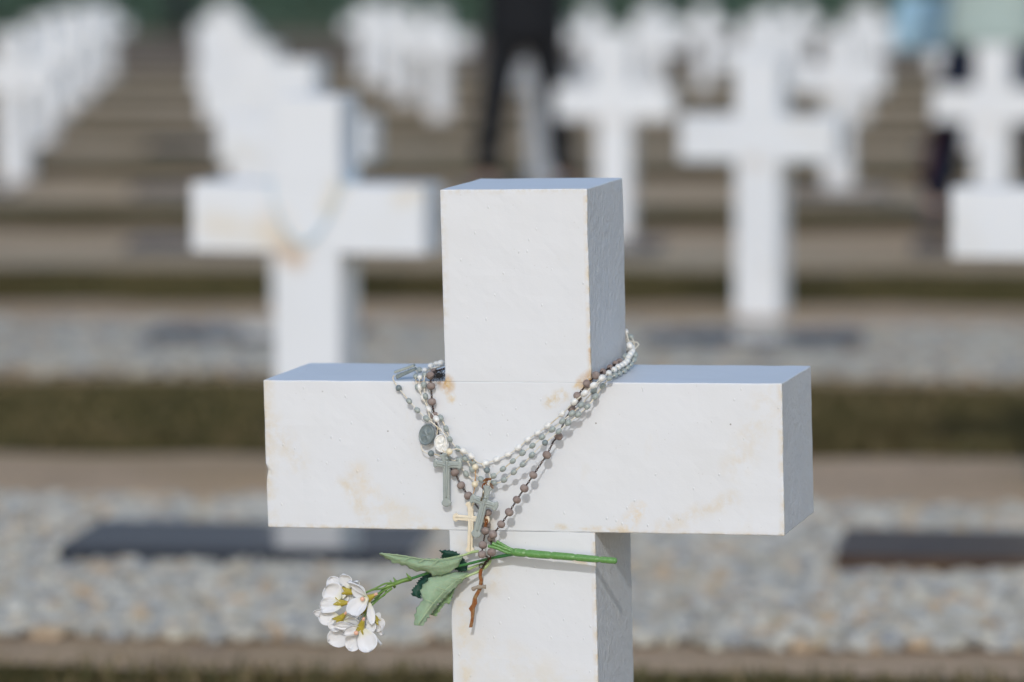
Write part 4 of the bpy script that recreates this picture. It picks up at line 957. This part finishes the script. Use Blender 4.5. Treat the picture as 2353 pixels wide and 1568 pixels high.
person(ground_pt(2275, 4.63), -.2, 'person in pale green coat and navy trousers with red stripes at right edge', ((-.24,.0),(.24,.05)), PGRN, NAVY, Mat('navy_boot', (.012,.014,.024,1), .5), .74, REDS)
person(ground_pt(418, 20.), .3, 'far person in dark clothes before the green hedge at upper left', ((-.12,0),(.12,.03)), cloth('charcoal_coat', (.02,.022,.028,1)), BLK2, SHOE, .6)

# light blue flag cloth bag beside the second person
p0 = ground_pt(2130, 4.85)
bagm = cloth('light_blue_cloth', (.34,.54,.68,1), (.46,.60,.70,1))
bag = empty('shoulder_bag', Matrix.Translation(p0), 'light blue cloth bag hanging beside the person in the pale green coat', 'bag')
bm = bmesh.new(); bmesh.ops.create_cube(bm, size=1); bmesh.ops.subdivide_edges(bm, edges=bm.edges[:], cuts=5, use_grid_fill=True)
for v in bm.verts:
    t = v.co.z+.5; k = .82+.25*math.sin(min(1, (1-t)*1.3)*math.pi/2)
    v.co = Vector((v.co.x*.30*k, v.co.y*.14*k*(1.2-.5*abs(v.co.x*2)**2), .86+v.co.z*.24))
    v.co += Vector((noise.noise(v.co*9), noise.noise(v.co*9+Vector((5,0,0))), noise.noise(v.co*9+Vector((0,5,0)))))*.015
from_bm('bag_body', bm, bagm, bag, True)
vs, fs = tube_data(catmull([Vector((-.11,0,.96)), Vector((-.06,0,1.18)), Vector((.02,-.01,1.34)), Vector((.10,0,1.20)), Vector((.12,0,.96))], 6), .009, 8); from_py('strap', vs, fs, bagm, bag, True)
tg = medal_ = None

# ------------------------------------------------------------------ unseen ridge beyond, added as a dark slope for the polished plaques to mirror
HLM = Mat('added_hill_slope', (.19,.21,.24,1), .95, 0.)
HLM.over(HLM.rng(HLM.noise(.012, 5, .6), .4, .65), (.20,.20,.20,1)); HLM.over(HLM.rng(HLM.noise(.05, 5, .65), .55, .7, 0, .7), (.14,.17,.22,1)); HLM.bump(HLM.noise(.3, 5, .6), .8)
vs, fs = [], []
for i in range(101):
    for j in range(25):
        a = -.62+1.24*i/100; t = j/24; d = 330+520*t
        h = 128*math.sin(min(1, t*1.15)*math.pi/2)**1.1*(1+.28*noise.noise(Vector((a*2.2, 0, 0)))+.12*noise.noise(Vector((a*7, t*3, 0))))+3*noise.noise(Vector((a*20, t*9, 2)))*t
        h *= min(1, 1.6*math.cos(a/.62*math.pi/2)**1.2)
        vs.append(Vector((math.sin(a)*d, math.cos(a)*d, .1+h)))
for i in range(100):
    for j in range(24): k = i*25+j; fs.append((k, k+25, k+26, k+1))
tag(from_py('added_hills', vs, fs, HLM, None, True), kind='structure')

# ------------------------------------------------------------------ windbreak hedge closing the view
HG = empty('hedge', Matrix.Translation((0, 108, .2)), 'dark blue-green windbreak hedge across the far end of the cemetery', 'hedge')
HM = Mat('hedge_leaf', (.10,.17,.125,1), .7, .2); HM.over(HM.rng(HM.noise(.6, 5, .7), .4, .65), (.07,.125,.10,1)); HM.over(HM.rng(HM.noise(2.5, 4, .7), .55, .7, 0, .7), (.14,.20,.14,1))
rnd = random.Random(11); vs, fs = [], []
for i in range(16000):
    x = rnd.uniform(-26, 26); top = 4.2+1.1*noise.noise(Vector((x*.25, 0, 0)))+.5*noise.noise(Vector((x, 3, 0)))
    z = rnd.uniform(.05, 1)**.8*top; y = -1.1*math.sqrt(max(.05, 1-(z/top)**2.5))*rnd.uniform(.75, 1.12)*(1 if rnd.random() < .8 else -1)*(1+.35*noise.noise(Vector((x*.8, z*.8, 1))))
    s = rnd.uniform(.10, .24); a = Vector((rnd.gauss(0,1), rnd.gauss(0,1), rnd.gauss(0,1))).normalized(); b = a.orthogonal().normalized()*s; a = a*s; c = Vector((x, y, z)); o = len(vs)
    vs += [c-a, c+b*.5, c+a, c-b*.5]; fs.append((o, o+1, o+2, o+3))
from_py('foliage', vs, fs, HM, HG)
vs, fs = [], []
for i in range(53):
    for j in range(7):
        x = -26+i; t = j/6*math.pi; top = 3.9+1.1*noise.noise(Vector((x*.25, 0, 0)))
        vs.append(Vector((x, -.75*math.cos(t), top*math.sin(t)**.5-.05)))
for i in range(52):
    for j in range(6): a = i*7+j; fs.append((a, a+1, a+8, a+7))
from_py('branches', vs, fs, Mat('hedge_core', (.05,.08,.06,1), .9), HG, True)

for o in list(S.objects):
    if o.name.startswith('granite_plaque'): pass
